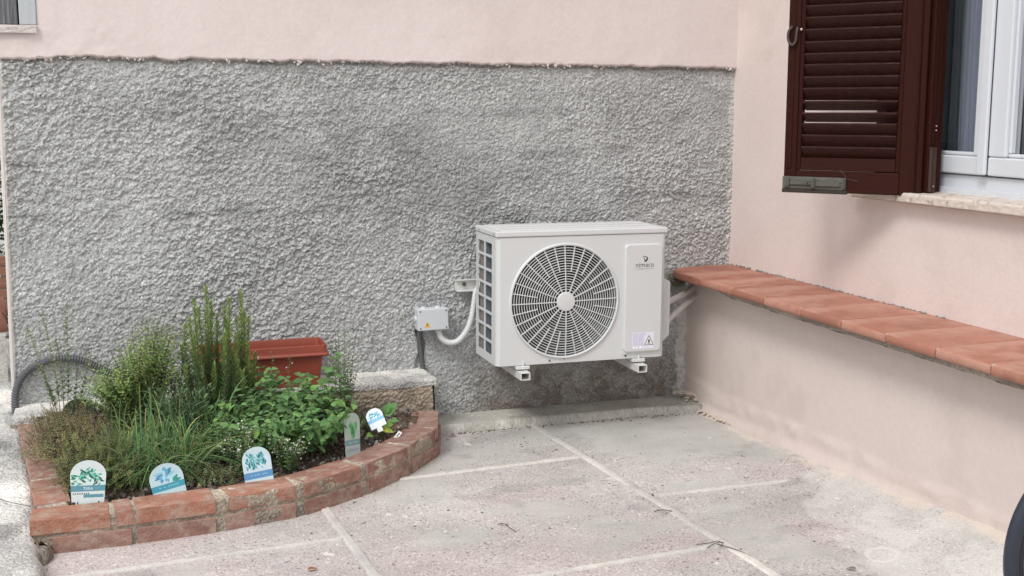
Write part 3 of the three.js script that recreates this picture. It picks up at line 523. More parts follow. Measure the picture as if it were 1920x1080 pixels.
  const stick = canvasTex(512, 360, (g, w, h) => {
    g.fillStyle = '#e4e2ee'; g.fillRect(0, 0, w, h); g.fillStyle = '#a9a2c6';
    for (let y = 26; y < 300; y += 26) for (let x = 18; x < (y < 70 ? 300 : 265);) { const q = 10 + hash(x, y) * 40; g.fillRect(x, y, Math.min(q, 270 - x + (y < 70 ? 40 : 0)), 11); x += q + 9; }
    g.fillStyle = '#ffffff'; g.fillRect(18, 300, 40, 40); g.fillRect(90, 296, 34, 44); g.fillRect(160, 300, 50, 40); g.fillStyle = '#8b86a8'; g.fillRect(66, 310, 8, 26); g.fillRect(134, 306, 8, 30);
    g.fillStyle = '#f0eee8'; g.beginPath(); g.moveTo(390, 84); g.lineTo(492, 280); g.lineTo(288, 280); g.closePath(); g.fill(); g.strokeStyle = '#4c4944'; g.lineWidth = 14; g.stroke();
    g.fillStyle = '#3a3733'; g.beginPath(); g.moveTo(390, 150); g.quadraticCurveTo(430, 200, 402, 236); g.lineTo(376, 236); g.quadraticCurveTo(356, 196, 390, 150); g.fill(); g.fillRect(350, 246, 80, 12);
  });
  const sb = new THREE.BoxGeometry(0.102, 0.073, 0.0006); part('warning_sticker', sb, [0, 1, 2, 3, 4, 5].map((i) => i === 4 ? mat(0xffffff, 0.45, { map: stick }) : mat(lin(0.75, 0.74, 0.78), 0.5)), ac, [0.662, 0.078, 0.0146]);
  for (const [x, y] of [[0.236, 0.012], [0.585, 0.012], [0.302, 0.0185]]) { const g = new THREE.CylinderGeometry(0.004, 0.004, 0.004, 10); g.rotateX(Math.PI / 2); part('screw', g, mat(lin(0.12, 0.11, 0.1), 0.4, { metalness: 0.6 }), ac, [x, y, 0.0015]); }
  for (const z of [-0.03, -0.24]) { const g = new THREE.CylinderGeometry(0.0035, 0.0035, 0.004, 8); g.rotateZ(Math.PI / 2); part('screw', g, mat(lin(0.25, 0.24, 0.22), 0.4, { metalness: 0.5 }), ac, [-0.0045, Ht + 0.012, z]); }
  // valve cover on the right side
  const vs = shape([[0, 0.034], [0.046, 0.078], [0.05, 0.09], [0.05, 0.31], [0.047, 0.318], [0, 0.345]]); const vg = new THREE.ExtrudeGeometry(vs, { depth: 0.16, bevelEnabled: true, bevelSize: 0.003, bevelThickness: 0.003, bevelSegments: 2 }); vg.translate(Wd + 0.002, 0, -0.225);
  part('valve_cover', vg, acWhite, ac);
  // rubber feet
  for (const x of [0.115, 0.645]) { part('foot', merge([rbox(x - 0.03, x + 0.03, -0.017, -0.0025, -0.06, 0.012, 0.003), cyl([x + 0.002, -0.004, 0.004], [x + 0.002, 0.014, 0.004], 0.006)]), acWhite, ac); part('foot', rbox(x - 0.03, x + 0.03, -0.017, -0.0025, -0.29, -0.23, 0.003), acWhite, ac); }
}
// wall bracket carrying it
{
  const b = thing('wall_bracket', 'white steel wall bracket with two arms under the outdoor unit', 'bracket');
  const bm = new THREE.MeshPhysicalMaterial({ color: lin(0.68, 0.67, 0.64), roughness: 0.4, clearcoat: 0.2 });
  part('crossbar', merge([rbox(1.372, 2.28, 0.602, 0.648, -4.962, -4.958, 0.0015), rbox(1.372, 2.28, 0.598, 0.603, -4.957, -4.918, 0.0015), rbox(1.372, 2.28, 0.644, 0.648, -4.957, -4.94, 0.0015)]), bm, b);
  part('bolt', cyl([1.412, 0.626, -4.957], [1.412, 0.626, -4.948], 0.009, 0.009, 6), mat(lin(0.16, 0.15, 0.14), 0.4, { metalness: 0.7 }), b);
  for (const x of [1.552, 2.085]) {
    part('upright', rbox(x - 0.02, x + 0.02, 0.26, 0.597, -4.958, -4.952, 0.002), bm, b);
    const w = 0.0215, y0 = 0.276, y1 = 0.3085, z0 = -4.952, z1 = -4.518, y = x > 2 ? -0.004 : 0;
    part('arm', merge([rbox(x - w, x + w, y1 - 0.004 + y, y1 + y, z0, z1, 0.0015), rbox(x - w, x - w + 0.0045, y0 + y, y1 - 0.0045 + y, z0, z1, 0.0015), rbox(x + w - 0.0045, x + w, y0 + y, y1 - 0.0045 + y, z0, z1, 0.0015), box(x - w + 0.005, x + w - 0.005, y0 + y, y0 + 0.003 + y, z0, z1)]), bm, b);
  }
}
// junction box
{
  const j = thing('junction_box', 'pale grey electrical junction box with a yellow warning sticker on the rough wall', 'electrical box', [1.187, 0.437, -4.955]);
  j.rotation.z = 0.012; j.rotation.x = -0.03;
  const jm = mat(lin(0.60, 0.62, 0.63), 0.45);
  part('box_body', rbox(0, 0.136, 0, 0.094, -0.01, 0.05, 0.004, 3), jm, j); part('box_lid', rbox(-0.001, 0.137, -0.001, 0.095, 0.0515, 0.064, 0.005, 3), jm, j);
  for (const [x, y] of [[0.01, 0.01], [0.126, 0.01], [0.01, 0.084], [0.126, 0.084]]) { const g = new THREE.CylinderGeometry(0.0032, 0.0032, 0.002, 10); g.rotateX(Math.PI / 2); part('screw', g, mat(lin(0.05, 0.05, 0.05), 0.5), j, [x, y, 0.0645]); }
  for (const x of [0.035, 0.1]) part('cable_gland', cyl([x, 0.093, 0.022], [x, 0.1005, 0.022], 0.015, 0.012, 20), jm, j);
  part('cable_gland', cyl([0.002, 0.048, 0.022], [-0.008, 0.048, 0.022], 0.015, 0.012, 20), jm, j); part('cable_gland', cyl([0.098, 0.002, 0.024], [0.098, -0.014, 0.024], 0.015, 0.0155, 20), jm, j);
  const ts = new THREE.ExtrudeGeometry(shape([[-0.0135, -0.011], [0.0135, -0.011], [0, 0.0125]]), { depth: 0.0006, bevelEnabled: false }); part('warning_triangle', ts, mat(lin(0.80, 0.44, 0.03), 0.5), j, [0.04, 0.026, 0.0642]);
  const zs = new THREE.ExtrudeGeometry(shape([[0.001, 0.007], [-0.0045, -0.001], [-0.0008, -0.0005], [-0.002, -0.008], [0.004, 0.0012], [0.0006, 0.001]]), { depth: 0.0003, bevelEnabled: false }); part('flash_symbol', zs, mat(lin(0.03, 0.025, 0.02), 0.6), j, [0.04, 0.026, 0.0649]);
}
const whiteHose = mat(lin(0.72, 0.72, 0.71), 0.45);
tag(part('white_conduit', tube([[1.286, 0.432, -4.926], [1.296, 0.40, -4.922], [1.325, 0.377, -4.915], [1.363, 0.380, -4.905], [1.402, 0.42, -4.90], [1.428, 0.478, -4.90], [1.444, 0.55, -4.905], [1.456, 0.60, -4.912], [1.49, 0.64, -4.92]], 0.0118, 40, 14, 0.0022, 0.0062), whiteHose, scene), 'white corrugated conduit curving from the junction box up behind the outdoor unit', 'conduit');
{
  const darkHose = mat(lin(0.10, 0.10, 0.105), 0.6);
  tag(part('black_conduit', tube([[1.212, 0.44, -4.95], [1.208, 0.40, -4.962], [1.214, 0.34, -4.968], [1.218, 0.29, -4.966], [1.222, 0.235, -4.958]], 0.0105, 40, 12, 0.002, 0.0068), darkHose, scene), 'dark corrugated conduit sunk in the wall below the junction box', 'conduit');
  tag(part('black_conduit', tube([[-0.448, 0.17, -4.93], [-0.452, 0.24, -4.935], [-0.44, 0.305, -4.945], [-0.405, 0.357, -4.95], [-0.35, 0.388, -4.95], [-0.28, 0.405, -4.95], [-0.2, 0.393, -4.95], [-0.12, 0.35, -4.95], [-0.04, 0.30, -4.95], [0.05, 0.25, -4.94]], 0.0128, 60, 14, 0.0034, 0.0105), mat(lin(0.10, 0.10, 0.108), 0.55), scene), 'dark corrugated conduit arching over the herb bed at the left wall end', 'conduit');
}
{ // pipes
  const pm = mat(lin(0.72, 0.66, 0.63), 0.6, { bumpMap: fine, bumpScale: 0.002 });
  tag(part('coolant_pipe', tube([[2.22, 0.52, -4.68], [2.26, 0.526, -4.70], [2.313, 0.536, -4.74], [2.396, 0.548, -4.80], [2.47, 0.558, -4.865], [2.55, 0.575, -4.94]], 0.0135, 40, 14), pm, scene), 'upper of two white insulated pipes from the unit into the wall corner', 'pipe');
  tag(part('coolant_pipe', tube([[2.22, 0.385, -4.68], [2.26, 0.418, -4.70], [2.315, 0.455, -4.74], [2.41, 0.497, -4.80], [2.49, 0.523, -4.86], [2.57, 0.548, -4.93]], 0.0135, 40, 14), pm, scene), 'lower of two white insulated pipes slanting up into the wall corner', 'pipe');
  tag(part('cable', tube([[2.22, 0.45, -4.70], [2.31, 0.49, -4.77], [2.41, 0.53, -4.85], [2.52, 0.555, -4.94]], 0.0065, 30, 10), mat(lin(0.42, 0.36, 0.34), 0.6), scene), 'thin grey cable between the two white pipes', 'cable');
  const g = new THREE.IcosahedronGeometry(0.042, 5), p = g.attributes.position; for (let i = 0; i < p.count; i++) { const x = p.getX(i), y = p.getY(i), z = p.getZ(i), k = 0.75 + 0.55 * fbm(x * 40 + 9, y * 40 + z * 31, 3); p.setXYZ(i, x * k * 1.15, y * k * 0.75, z * k); } g.computeVertexNormals();
  tag(part('mortar_lump', g, mat(0xffffff, 0.95, { map: cementTex(128, 124, 108, 1.4), bumpMap: floorBump, bumpScale: 0.008 }), scene, [2.445, 0.606, -4.935]), 'rough mortar lump under the corner end of the tiled ledge', 'mortar');
}

// ================================================================ HERB BED
// concrete ledge behind the bed
const ledgeY = (x) => mix(0.222, 0.256, sstep(-0.3, 0.6, x));
{
  const g = thing('concrete_ledge', 'low concrete ledge behind the herbs with a smooth pale top and gravelly face', 'ledge');
  const yb = 0.03;
  part('ledge_face', grid(240, 44, (s, t) => { const x = -0.45 + 1.672 * s, y = mix(yb, ledgeY(x) - 0.026, t); const n = (1 - worley(x * 70, y * 80)) * 0.012 + 0.014 * (fbm(x * 12, y * 14, 3) - 0.5); return [x - 0.01 * t, y, -4.768 + n, x, y]; }), mat(0xffffff, 0.95, { map: cementTex(148, 137, 122, 1.6), bumpMap: floorBump, bumpScale: 0.01 }), g);
  part('ledge_top', grid(240, 24, (s, t) => { const x = -0.45 + 1.68 * s, q = t * 24, n = fbm(x * 16, q * 0.4, 4) - 0.5; if (q < 6) { const k = q / 6; return [x, mix(ledgeY(x) - 0.03 + 0.012 * n, ledgeY(x) - 0.004, k), -4.755 + 0.012 * n - 0.006 * k * k, x, q * 0.006]; } const k = (q - 6) / 18; return [x - 0.012 * k * sstep(0.95, 1, s), ledgeY(x) + 0.004 * n + 0.004 * (fbm(x * 9, k * 4, 3) - 0.5), mix(-4.763, -4.99, k), x, 0.04 + k * 0.22]; }), whiteCement, g);
  part('ledge_end', grid(24, 30, (s, t) => { const z = mix(-4.76, -4.99, s), y = mix(yb, ledgeY(1.2) - 0.002, t), n = fbm(z * 30, y * 30, 3) - 0.5; return [1.224 + 0.012 * n + 0.01 * (1 - t) - 0.012 * s, y, z, z, y]; }), greyCement, g);
}
// brick edging
const topY = 0.118;
const path = [[-0.333, -3.83], [-0.094, -3.832], [-0.076, -3.833], [-0.020, -3.839], [-0.013, -3.840], [0.238, -3.864], [0.284, -3.872], [0.512, -3.926], [0.545, -3.938], [0.766, -4.071], [0.795, -4.092], [0.985, -4.258], [1.005, -4.281], [1.150, -4.464], [1.164, -4.490], [1.236, -4.748]];
const bricks = [[0, 1], [2, 3], [4, 5], [6, 7], [8, 9], [10, 11], [12, 13], [14, 15]];
const BW = 0.12;
const edging = thing('brick_edging', 'low curved edging of red bricks around the herb bed', 'brick edging');
{
  const bt = [[160, 107, 86], [153, 106, 89], [146, 104, 91], [136, 100, 89], [143, 106, 94]].map(([r, g, b], q) => mat(0xffffff, 0.92, {
    map: tex(384, 384, (u, v, o) => {
      const a = fbm(u * 6 + q * 7, v * 6, 5, 6) - 0.5, c = noise(u * 110, v * 110, 110) - 0.5, lime = 0.16 + 0.84 * sstep(0.3, 0.86, fbm(u * 11 + q * 3, v * 13 + q, 5, 0)), k = 1 + a * 0.34 + c * 0.18;
      o[0] = mix(r * k, 172, lime * 0.8); o[1] = mix(g * k, 153, lime * 0.8); o[2] = mix(b * k, 140, lime * 0.8);
      if (noise(u * 60, v * 60, 60) > 0.93) { o[0] *= 0.7; o[1] *= 0.7; o[2] *= 0.7; }
    }, true, [3.2, 3.2]), bumpMap: floorBump, bumpScale: 0.0035,
  }));
  const plan = (i, j, sink, w) => { const a = path[i], b = path[j], L = Math.hypot(b[0] - a[0], b[1] - a[1]), d = [(b[0] - a[0]) / L, (b[1] - a[1]) / L], n = [d[1], -d[0]]; const N = [], nx = -n[0] * -1, nz = n[1]; // inward normal points to -z / -x
    const inn = [d[1], -d[0]]; const P = (t, e) => [a[0] + d[0] * t + inn[0] * e, a[1] + d[1] * t + inn[1] * e]; const j1 = () => R(-0.0018, 0.0018);
    const pts = []; for (let k = 0; k <= 6; k++) pts.push([...P(L * k / 6, sink + (k && k < 6 ? j1() : 0))]); for (let k = 6; k >= 0; k--) pts.push([...P(L * k / 6, w + (k && k < 6 ? j1() : 0))]); return pts; };
  const ccw = (pts) => { let s = 0; for (let i = 0; i < pts.length; i++) { const a = pts[i], b = pts[(i + 1) % pts.length]; s += a[0] * -b[1] - b[0] * -a[1]; } return s < 0 ? pts.reverse() : pts; };
  const tone = [0, 1, 0, 0, 1, 2, 3, 4];
  bricks.forEach(([i, j], k) => { const g = prism(ccw(plan(i, j, 0, BW)), 0.064 + R(-0.001, 0.001), topY + (k === 2 ? 0.001 : 0) + R(-0.0015, 0.0015), 0.004); part('brick', boxUV(g, k * 0.43, k * 0.29), bt[tone[k]], edging); });
  const low = [[-0.27, -3.848, -0.03, -3.85], [-0.012, -3.851, 0.236, -3.874], [0.268, -3.881, 0.508, -3.937], [0.542, -3.95, 0.762, -4.082], [0.79, -4.102, 0.985, -4.272], [1.0, -4.29, 1.15, -4.478], [1.162, -4.5, 1.232, -4.748]];
  low.forEach(([ax, az, bx, bz], k) => { path.push([ax, az], [bx, bz]); const n = path.length; const g = prism(ccw(plan(n - 2, n - 1, k ? -0.013 : -0.017, BW - 0.02)), -0.01, 0.0545 + R(-0.001, 0.001), 0.004); part('brick', boxUV(g, k * 0.31 + 0.2, k * 0.37), bt[[4, 3, 4, 3, 3, 2, 3][k]], edging); });
  // left leg, climbing towards the wall
  const A = V(-0.325, topY, -3.965), B = V(-0.448, 0.205, -4.86), dir = B.clone().sub(A), L = dir.length(); dir.normalize();
  for (let k = 0; k < 4; k++) {
    const t0 = k * L / 4 + 0.01, t1 = (k + 1) * L / 4 - 0.006, m = A.clone().addScaledVector(dir, (t0 + t1) / 2), g = boxUV(rbox(0, 0.112, -0.055, 0, -(t1 - t0) / 2, (t1 - t0) / 2, 0.004), k * 0.27, k * 0.41);
    part('brick', g, bt[[1, 2, 4, 3][k]], edging, [m.x + (k === 1 ? 0.004 : 0), m.y, m.z], [Math.asin(dir.y), Math.atan2(-dir.x, -dir.z), 0]);
  }
  // mortar core, set back from the faces
  const mt = mat(0xffffff, 0.97, { map: cementTex(166, 154, 138, 1.5), bumpMap: floorBump, bumpScale: 0.01 });
  const fr = [path[0], path[1], path[3], path[5], path[7], path[9], path[11], path[13], path[15]].map(([x, z]) => V(x, 0, z)), fc = new THREE.CatmullRomCurve3(fr, false, 'chordal');
  const core = grid(320, 26, (s, t) => {
    const p = fc.getPointAt(clamp(s * 0.995 + 0.004)), tg = fc.getTangentAt(clamp(s * 0.995 + 0.004)), inn = [tg.z, -tg.x], q = t * 26, n = 0.008 * (fbm(p.x * 45 + p.z * 31, q * 0.5, 4) - 0.5);
    let e, y; if (q < 14) { e = 0.005 + n; y = mix(-0.01, topY - 0.004, q / 14); if (y > 0.05 && y < 0.066) e = 0.008 + n; } else { const k = (q - 14) / 12; e = mix(0.008, BW - 0.006, k) ; y = topY - 0.0022 + n * 0.55; if (k > 0.95) y = 0.02; }
    return [p.x + inn[0] * e, y, p.z + inn[1] * e, s * 2.1, t * 0.25];
  });
  part('mortar', core, mt, edging);
  part('mortar', grid(60, 20, (s, t) => { const d = s * L - 0.12, p = A.clone().addScaledVector(dir, d), q = t * 20, n = 0.008 * (fbm(d * 40, q * 0.5, 3) - 0.5); if (q < 8) return [p.x + 0.005 + n, mix(-0.02, p.y - 0.004, q / 8), p.z, d, q * 0.01]; const k = (q - 8) / 12; return k < 0.7 ? [p.x + mix(0.006, 0.107, k / 0.7), p.y - 0.003 + n * 0.5, p.z, d, q * 0.01] : [p.x + 0.107 + n, mix(p.y - 0.003, -0.02, (k - 0.7) / 0.3), p.z, d, q * 0.01]; }), mt, edging);
  const lg = grid(30, 20, (s, t) => { const a = s * 6.28, r = (0.05 + 0.025 * fbm(Math.cos(a) * 2 + 5, Math.sin(a) * 2 + t * 3, 3)) * Math.cos(t * 1.5); return [-0.315 + r * Math.cos(a) * 0.8, -0.01 + 0.062 * Math.sin(t * 1.57) * (0.8 + 0.4 * noise(a * 2, t * 6)), -3.80 + r * Math.sin(a) * 1.2, a * 0.05, t * 0.06]; });
  part('mortar_lump', lg, mt, edging);
}
// soil with gravel
const soilY = (x, z) => 0.096 + 0.10 * sstep(-4.0, -4.75, z) * sstep(0.6, -0.1, x) + 0.025 * sstep(-4.15, -4.7, z);
const inner = [[-0.225, -3.945], [0.30, -3.985], [0.49, -4.04], [0.70, -4.17], [0.90, -4.345], [1.05, -4.53], [1.13, -4.78], [-0.345, -4.80]];
const inPoly = (x, z) => { let c = false; for (let i = 0, j = inner.length - 1; i < inner.length; j = i++) { const [xi, zi] = inner[i], [xj, zj] = inner[j]; if ((zi > z) !== (zj > z) && x < (xj - xi) * (z - zi) / (zj - zi) + xi) c = !c; } return c; };
{
  const st = tex(512, 512, (u, v, o) => { const a = fbm(u * 10, v * 10, 5, 10) - 0.5, c = noise(u * 128, v * 128, 128), k = 1 + a * 0.9 + (c - 0.5) * 0.5; o[0] = 92 * k; o[1] = 74 * k; o[2] = 60 * k; }, true, [1.6, 1.6]);
  const sg = grid(230, 130, (s, t) => { const x = -0.42 + 1.62 * s, z = -3.90 - 0.9 * t; return [x, soilY(x, z) + 0.016 * (fbm(x * 30, z * 30, 4) - 0.5) + 0.01 * (fbm(x * 8, z * 8, 2) - 0.5), z, x, z]; }, (x, y, z) => inPoly(mix(x, 0.35, 0.045), mix(z, -4.35, 0.06)) || inPoly(x, z));
  tag(part('soil', sg, mat(0xffffff, 0.97, { map: st, bumpMap: floorBump, bumpScale: 0.012 }), scene), 'dark crumbly soil between the herbs', 'soil', null, 'structure');
  const N = 3600, g = new THREE.DodecahedronGeometry(1, 0), im = new THREE.InstancedMesh(g, mat(0xffffff, 0.9, { bumpMap: fine, bumpScale: 0.002 }), N), m = new THREE.Matrix4(), q = new THREE.Quaternion(), e = new THREE.Euler(), c = new THREE.Color();
  for (let i = 0; i < N;) {
    const x = R(-0.33, 1.13), z = -R(3.95, 4.78); if (!inPoly(x, z)) continue;
    const r = 0.0028 + 0.0075 * Math.pow(rnd(), 2.4); e.set(R(0, 6), R(0, 6), R(0, 6)); q.setFromEuler(e);
    m.compose(V(x, soilY(x, z) + r * 0.35 + 0.004, z), q, V(r * R(0.8, 1.4), r * R(0.6, 1), r * R(0.8, 1.2))); im.setMatrixAt(i, m);
    const k = Math.pow(rnd(), 2.6); c.setRGB(mix(0.10, 0.55, k), mix(0.08, 0.50, k), mix(0.062, 0.44, k)); im.setColorAt(i, c); i++;
  }
  im.name = 'gravel'; im.castShadow = im.receiveShadow = true; scene.add(im); tag(im, 'small mixed pebbles and grit strewn on the soil of the bed', 'gravel', null, 'stuff');
}

// ---------------------------------------------------------------- plants
class Leaves {
  constructor() { this.p = []; this.c = []; }
  tri(a, b, c, col) { this.p.push(a.x, a.y, a.z, b.x, b.y, b.z, c.x, c.y, c.z); for (let i = 0; i < 3; i++) this.c.push(col[0], col[1], col[2]); }
  leaf(b, d, n, L, W, col, fold = 0.25, droop = 0.15, seg = 2) { // b base, d direction, n face normal
    d = d.clone().normalize(); const s = d.clone().cross(n).normalize(), u = s.clone().cross(d).normalize(); let pl = b, pr = b, pm = b;
    for (let i = 1; i <= seg; i++) {
      const t = i / seg, w = i === seg ? 0 : W * 0.5 * Math.sin(Math.PI * Math.pow(t, 0.75)), m = b.clone().addScaledVector(d, L * t).addScaledVector(u, -droop * L * t * t);
      const l = m.clone().addScaledVector(s, -w).addScaledVector(u, fold * w), r = m.clone().addScaledVector(s, w).addScaledVector(u, fold * w);
      if (i === 1) { this.tri(b, m, l, col); this.tri(b, r, m, col); } else if (i === seg) { this.tri(pl, pm, m, col); this.tri(pm, pr, m, col); } else { this.tri(pl, pm, m, col); this.tri(pl, m, l, col); this.tri(pm, pr, r, col); this.tri(pm, r, m, col); }
      pl = l; pr = r; pm = m;
    }
  }
  blade(pts, w, col, tip) { // ribbon along points, folded a little
    for (let i = 0; i + 1 < pts.length; i++) {
      const a = pts[i], b = pts[i + 1], d = b.clone().sub(a), s = V(d.z, 0, -d.x); if (s.lengthSq() < 1e-9) s.set(1, 0, 0); s.normalize(); if (this.sd) s.applyAxisAngle(V(0, 1, 0), this.sd);
      const t0 = i / (pts.length - 1), t1 = (i + 1) / (pts.length - 1), w0 = w * (1 - t0 ** 3), w1 = w * (1 - t1 ** 3), k = (t) => tip ? [mix(col[0], tip[0], t), mix(col[1], tip[1], t), mix(col[2], tip[2], t)] : col;
      const a0 = a.clone().addScaledVector(s, w0), a1 = a.clone().addScaledVector(s, -w0), b0 = b.clone().addScaledVector(s, w1), b1 = b.clone().addScaledVector(s, -w1), c = k(t0);
      this.tri(a0, a1, b1, c); if (w1 > 1e-6) this.tri(a0, b1, b0, c);
    }
  }
  stem(pts, r0, r1, col) { // three-sided tapered stem
    for (let i = 0; i + 1 < pts.length; i++) {
      const a = pts[i], b = pts[i + 1], d = b.clone().sub(a).normalize(), s = Math.abs(d.y) > 0.9 ? V(1, 0, 0) : V(0, 1, 0), u = d.clone().cross(s).normalize(), v = d.clone().cross(u), q0 = mix(r0, r1, i / (pts.length - 1)), q1 = mix(r0, r1, (i + 1) / (pts.length - 1));
      const ring = (c, q) => [0, 1, 2].map((k) => c.clone().addScaledVector(u, q * Math.cos(k * 2.094)).addScaledVector(v, q * Math.sin(k * 2.094))), A = ring(a, q0), B = ring(b, q1);
      for (let k = 0; k < 3; k++) { const l = (k + 1) % 3; this.tri(A[k], B[k], B[l], col); this.tri(A[k], B[l], A[l], col); }
    }
  }
  blob(c, r, col) { const q = [V(r, 0, 0), V(0, 0, r), V(-r, 0, 0), V(0, 0, -r)].map((v) => v.applyAxisAngle(V(1, 0, 0), R(-0.6, 0.6)).add(c)), t = c.clone().add(V(0, r, 0)), b = c.clone().add(V(0, -r, 0)); for (let i = 0; i < 4; i++) { const j = (i + 1) % 4; this.tri(t, q[j], q[i], col); this.tri(b, q[i], q[j], col); } }
  geo() { const g = new THREE.BufferGeometry(); g.setAttribute('position', new THREE.Float32BufferAttribute(this.p, 3)); g.setAttribute('color', new THREE.Float32BufferAttribute(this.c, 3)); g.computeVertexNormals(); return g; }
}
const leafM = new THREE.MeshPhysicalMaterial({ color: 0xffffff, vertexColors: true, roughness: 0.8, side: THREE.DoubleSide, transmission: 0.25, thickness: 0 });
const stemM = mat(0xffffff, 0.8, { vertexColors: true, side: THREE.DoubleSide });
const vary = (c, a = 0.25) => { const k = 1.85 * (1 + R(-a, a)), y = R(-0.12, 0.12); return [c[0] * k * (1 + y), c[1] * k, c[2] * k * (1 - y)]; };
const curve = (a, dir, len, bend, n = 6) => { const pts = [a.clone()], d = dir.clone().normalize(), p = a.clone(); for (let i = 0; i < n; i++) { d.add(bend).normalize(); p.addScaledVector(d, len / n); pts.push(p.clone()); } return pts; };
const along = (pts, t) => { const f = clamp(t) * (pts.length - 1), i = Math.min(pts.length - 2, Math.floor(f)); return pts[i].clone().lerp(pts[i + 1], f - i); };
const dirAt = (pts, t) => { const i = Math.min(pts.length - 2, Math.floor(clamp(t) * (pts.length - 1))); return pts[i + 1].clone().sub(pts[i]).normalize(); };
const side = (d, a) => { const s = Math.abs(d.y) > 0.95 ? V(1, 0, 0) : V(0, 1, 0), u = d.clone().cross(s).normalize(), v = d.clone().cross(u); return u.multiplyScalar(Math.cos(a)).addScaledVector(v, Math.sin(a)); };
function plant(name, label, category, [x, z], build) {
  const y = soilY(x, z), t = thing(name, label, category, [x, y, z]); const F = new Leaves(), S = new Leaves(), W = new Leaves(); build(F, S, W, t);
  if (S.p.length) part('stem', S.geo(), stemM, t);
  if (F.p.length) stuff(part('foliage', F.geo(), leafM, t));
  if (W.p.length) stuff(part('flowers', W.geo(), stemM, t));
  return t;
}
// leafy sprig: pairs of small leaves up a stem
function sprig(F, S, pts, n, L, W, col, scol, r = 0.0013, ang = 0.9, seg = 2, t0 = 0.12) {
  S.stem(pts, r, r * 0.4, scol);
  for (let i = 0; i < n; i++) { const t = mix(t0, 1, (i + rnd() * 0.6) / n), p = along(pts, t), d = dirAt(pts, t), a = i * 1.571 + R(-0.4, 0.4); for (const o of [0, Math.PI]) { const s = side(d, a + o), k = (1 - 0.55 * t) * R(0.75, 1.2), dd = s.clone().multiplyScalar(Math.sin(ang)).addScaledVector(d, Math.cos(ang)); F.leaf(p, dd, d.clone().add(V(0, 0.6, 0)).addScaledVector(s, -0.3), L * k, W * k, vary(col), 0.3, 0.2, seg); } }
}
// rosemary: tall upright stems bristling with needles
plant('rosemary_bush', 'tallest herb, an upright rosemary with needle leaves beside the red planter', 'herb', [0.29, -4.5], (F, S) => {
  const tops = [[-0.02, 0.625], [0.075, 0.575], [0.135, 0.585], [-0.095, 0.51], [0.165, 0.49], [-0.05, 0.53], [0.03, 0.50], [0.11, 0.5], [-0.13, 0.40], [0.05, 0.45], [-0.08, 0.45], [0.0, 0.56], [0.15, 0.40], [0.19, 0.34], [-0.15, 0.30], [0.09, 0.36], [0.02, 0.4], [-0.04, 0.38], [0.12, 0.3], [-0.1, 0.3], [0.06, 0.53], [-0.02, 0.5], [0.1, 0.44], [-0.06, 0.35], [-0.11, 0.47], [0.14, 0.52], [0.0, 0.33], [0.16, 0.28], [-0.07, 0.57], [0.04, 0.42], [-0.13, 0.24], [0.18, 0.22], [-0.16, 0.2], [0.13, 0.2], [0.08, 0.25], [-0.05, 0.22], [0.03, 0.28], [0.1, 0.34], [-0.09, 0.38], [-0.02, 0.44], [0.05, 0.36], [0.12, 0.42], [0.16, 0.33], [-0.12, 0.33], [0.07, 0.48], [0.0, 0.25], [0.18, 0.27], [-0.07, 0.28]];
  for (const [dx, h] of tops) {
    const a = V(dx * 0.35 + R(-0.03, 0.03), 0, R(-0.05, 0.05)), e = V(dx * 0.86, h - 0.035, R(-0.08, 0.06)), m = a.clone().lerp(e, 0.5).add(V(dx * 0.25, 0, 0)), c = new THREE.QuadraticBezierCurve3(a, m, e), pts = c.getPoints(10);
    S.stem(pts, 0.0032, 0.001, [0.13, 0.11, 0.06]);
    const n = Math.round(h * 380); for (let i = 0; i < n; i++) { const t = mix(0.1, 1.01, i / n), p = along(pts, t), d = dirAt(pts, t), s = side(d, i * 2.4 + R(-0.3, 0.3)), up = mix(0.5, 1.25, t * t); F.leaf(p, s.clone().addScaledVector(d, up), d, R(0.026, 0.042) * (1.12 - 0.5 * t), 0.0074, vary(t > 0.7 ? [0.135, 0.19, 0.05] : [0.072, 0.122, 0.04], 0.42), 0.1, -0.1, 2); }
  }
});
// long rush-like blades among the rosemary
plant('grass_tuft', 'thin tuft of long arching grass blades in front of the rosemary', 'grass', [0.27, -4.38], (F) => {
  const arcs = [[-0.17, 0.62, 0.0], [0.16, 0.5, 0.1], [-0.32, 0.40, 0.1], [0.33, 0.24, 0.15], [0.28, 0.34, 0.1]];
  for (const [dx, h, z] of arcs) { const c = new THREE.QuadraticBezierCurve3(V(0, 0, 0), V(dx * 0.25, h * 0.7, z * 0.3), V(dx, h - 0.04, z - 0.05)); F.blade(c.getPoints(10), 0.0032, vary([0.07, 0.10, 0.05], 0.2)); }
  for (let i = 0; i < 60; i++) { const a = R(0, 6.28), l = R(0.15, 0.34), o = R(0.1, 0.9), c = new THREE.QuadraticBezierCurve3(V(R(-0.06, 0.06), 0, R(-0.04, 0.04)), V(Math.cos(a) * l * o * 0.4, l * 0.8, Math.sin(a) * l * o * 0.4), V(Math.cos(a) * l * o, l * R(0.4, 0.95), Math.sin(a) * l * o)); F.sd = R(-0.8, 0.8); F.blade(c.getPoints(6), R(0.0018, 0.0034), vary([0.085, 0.15, 0.05], 0.3)); }
});
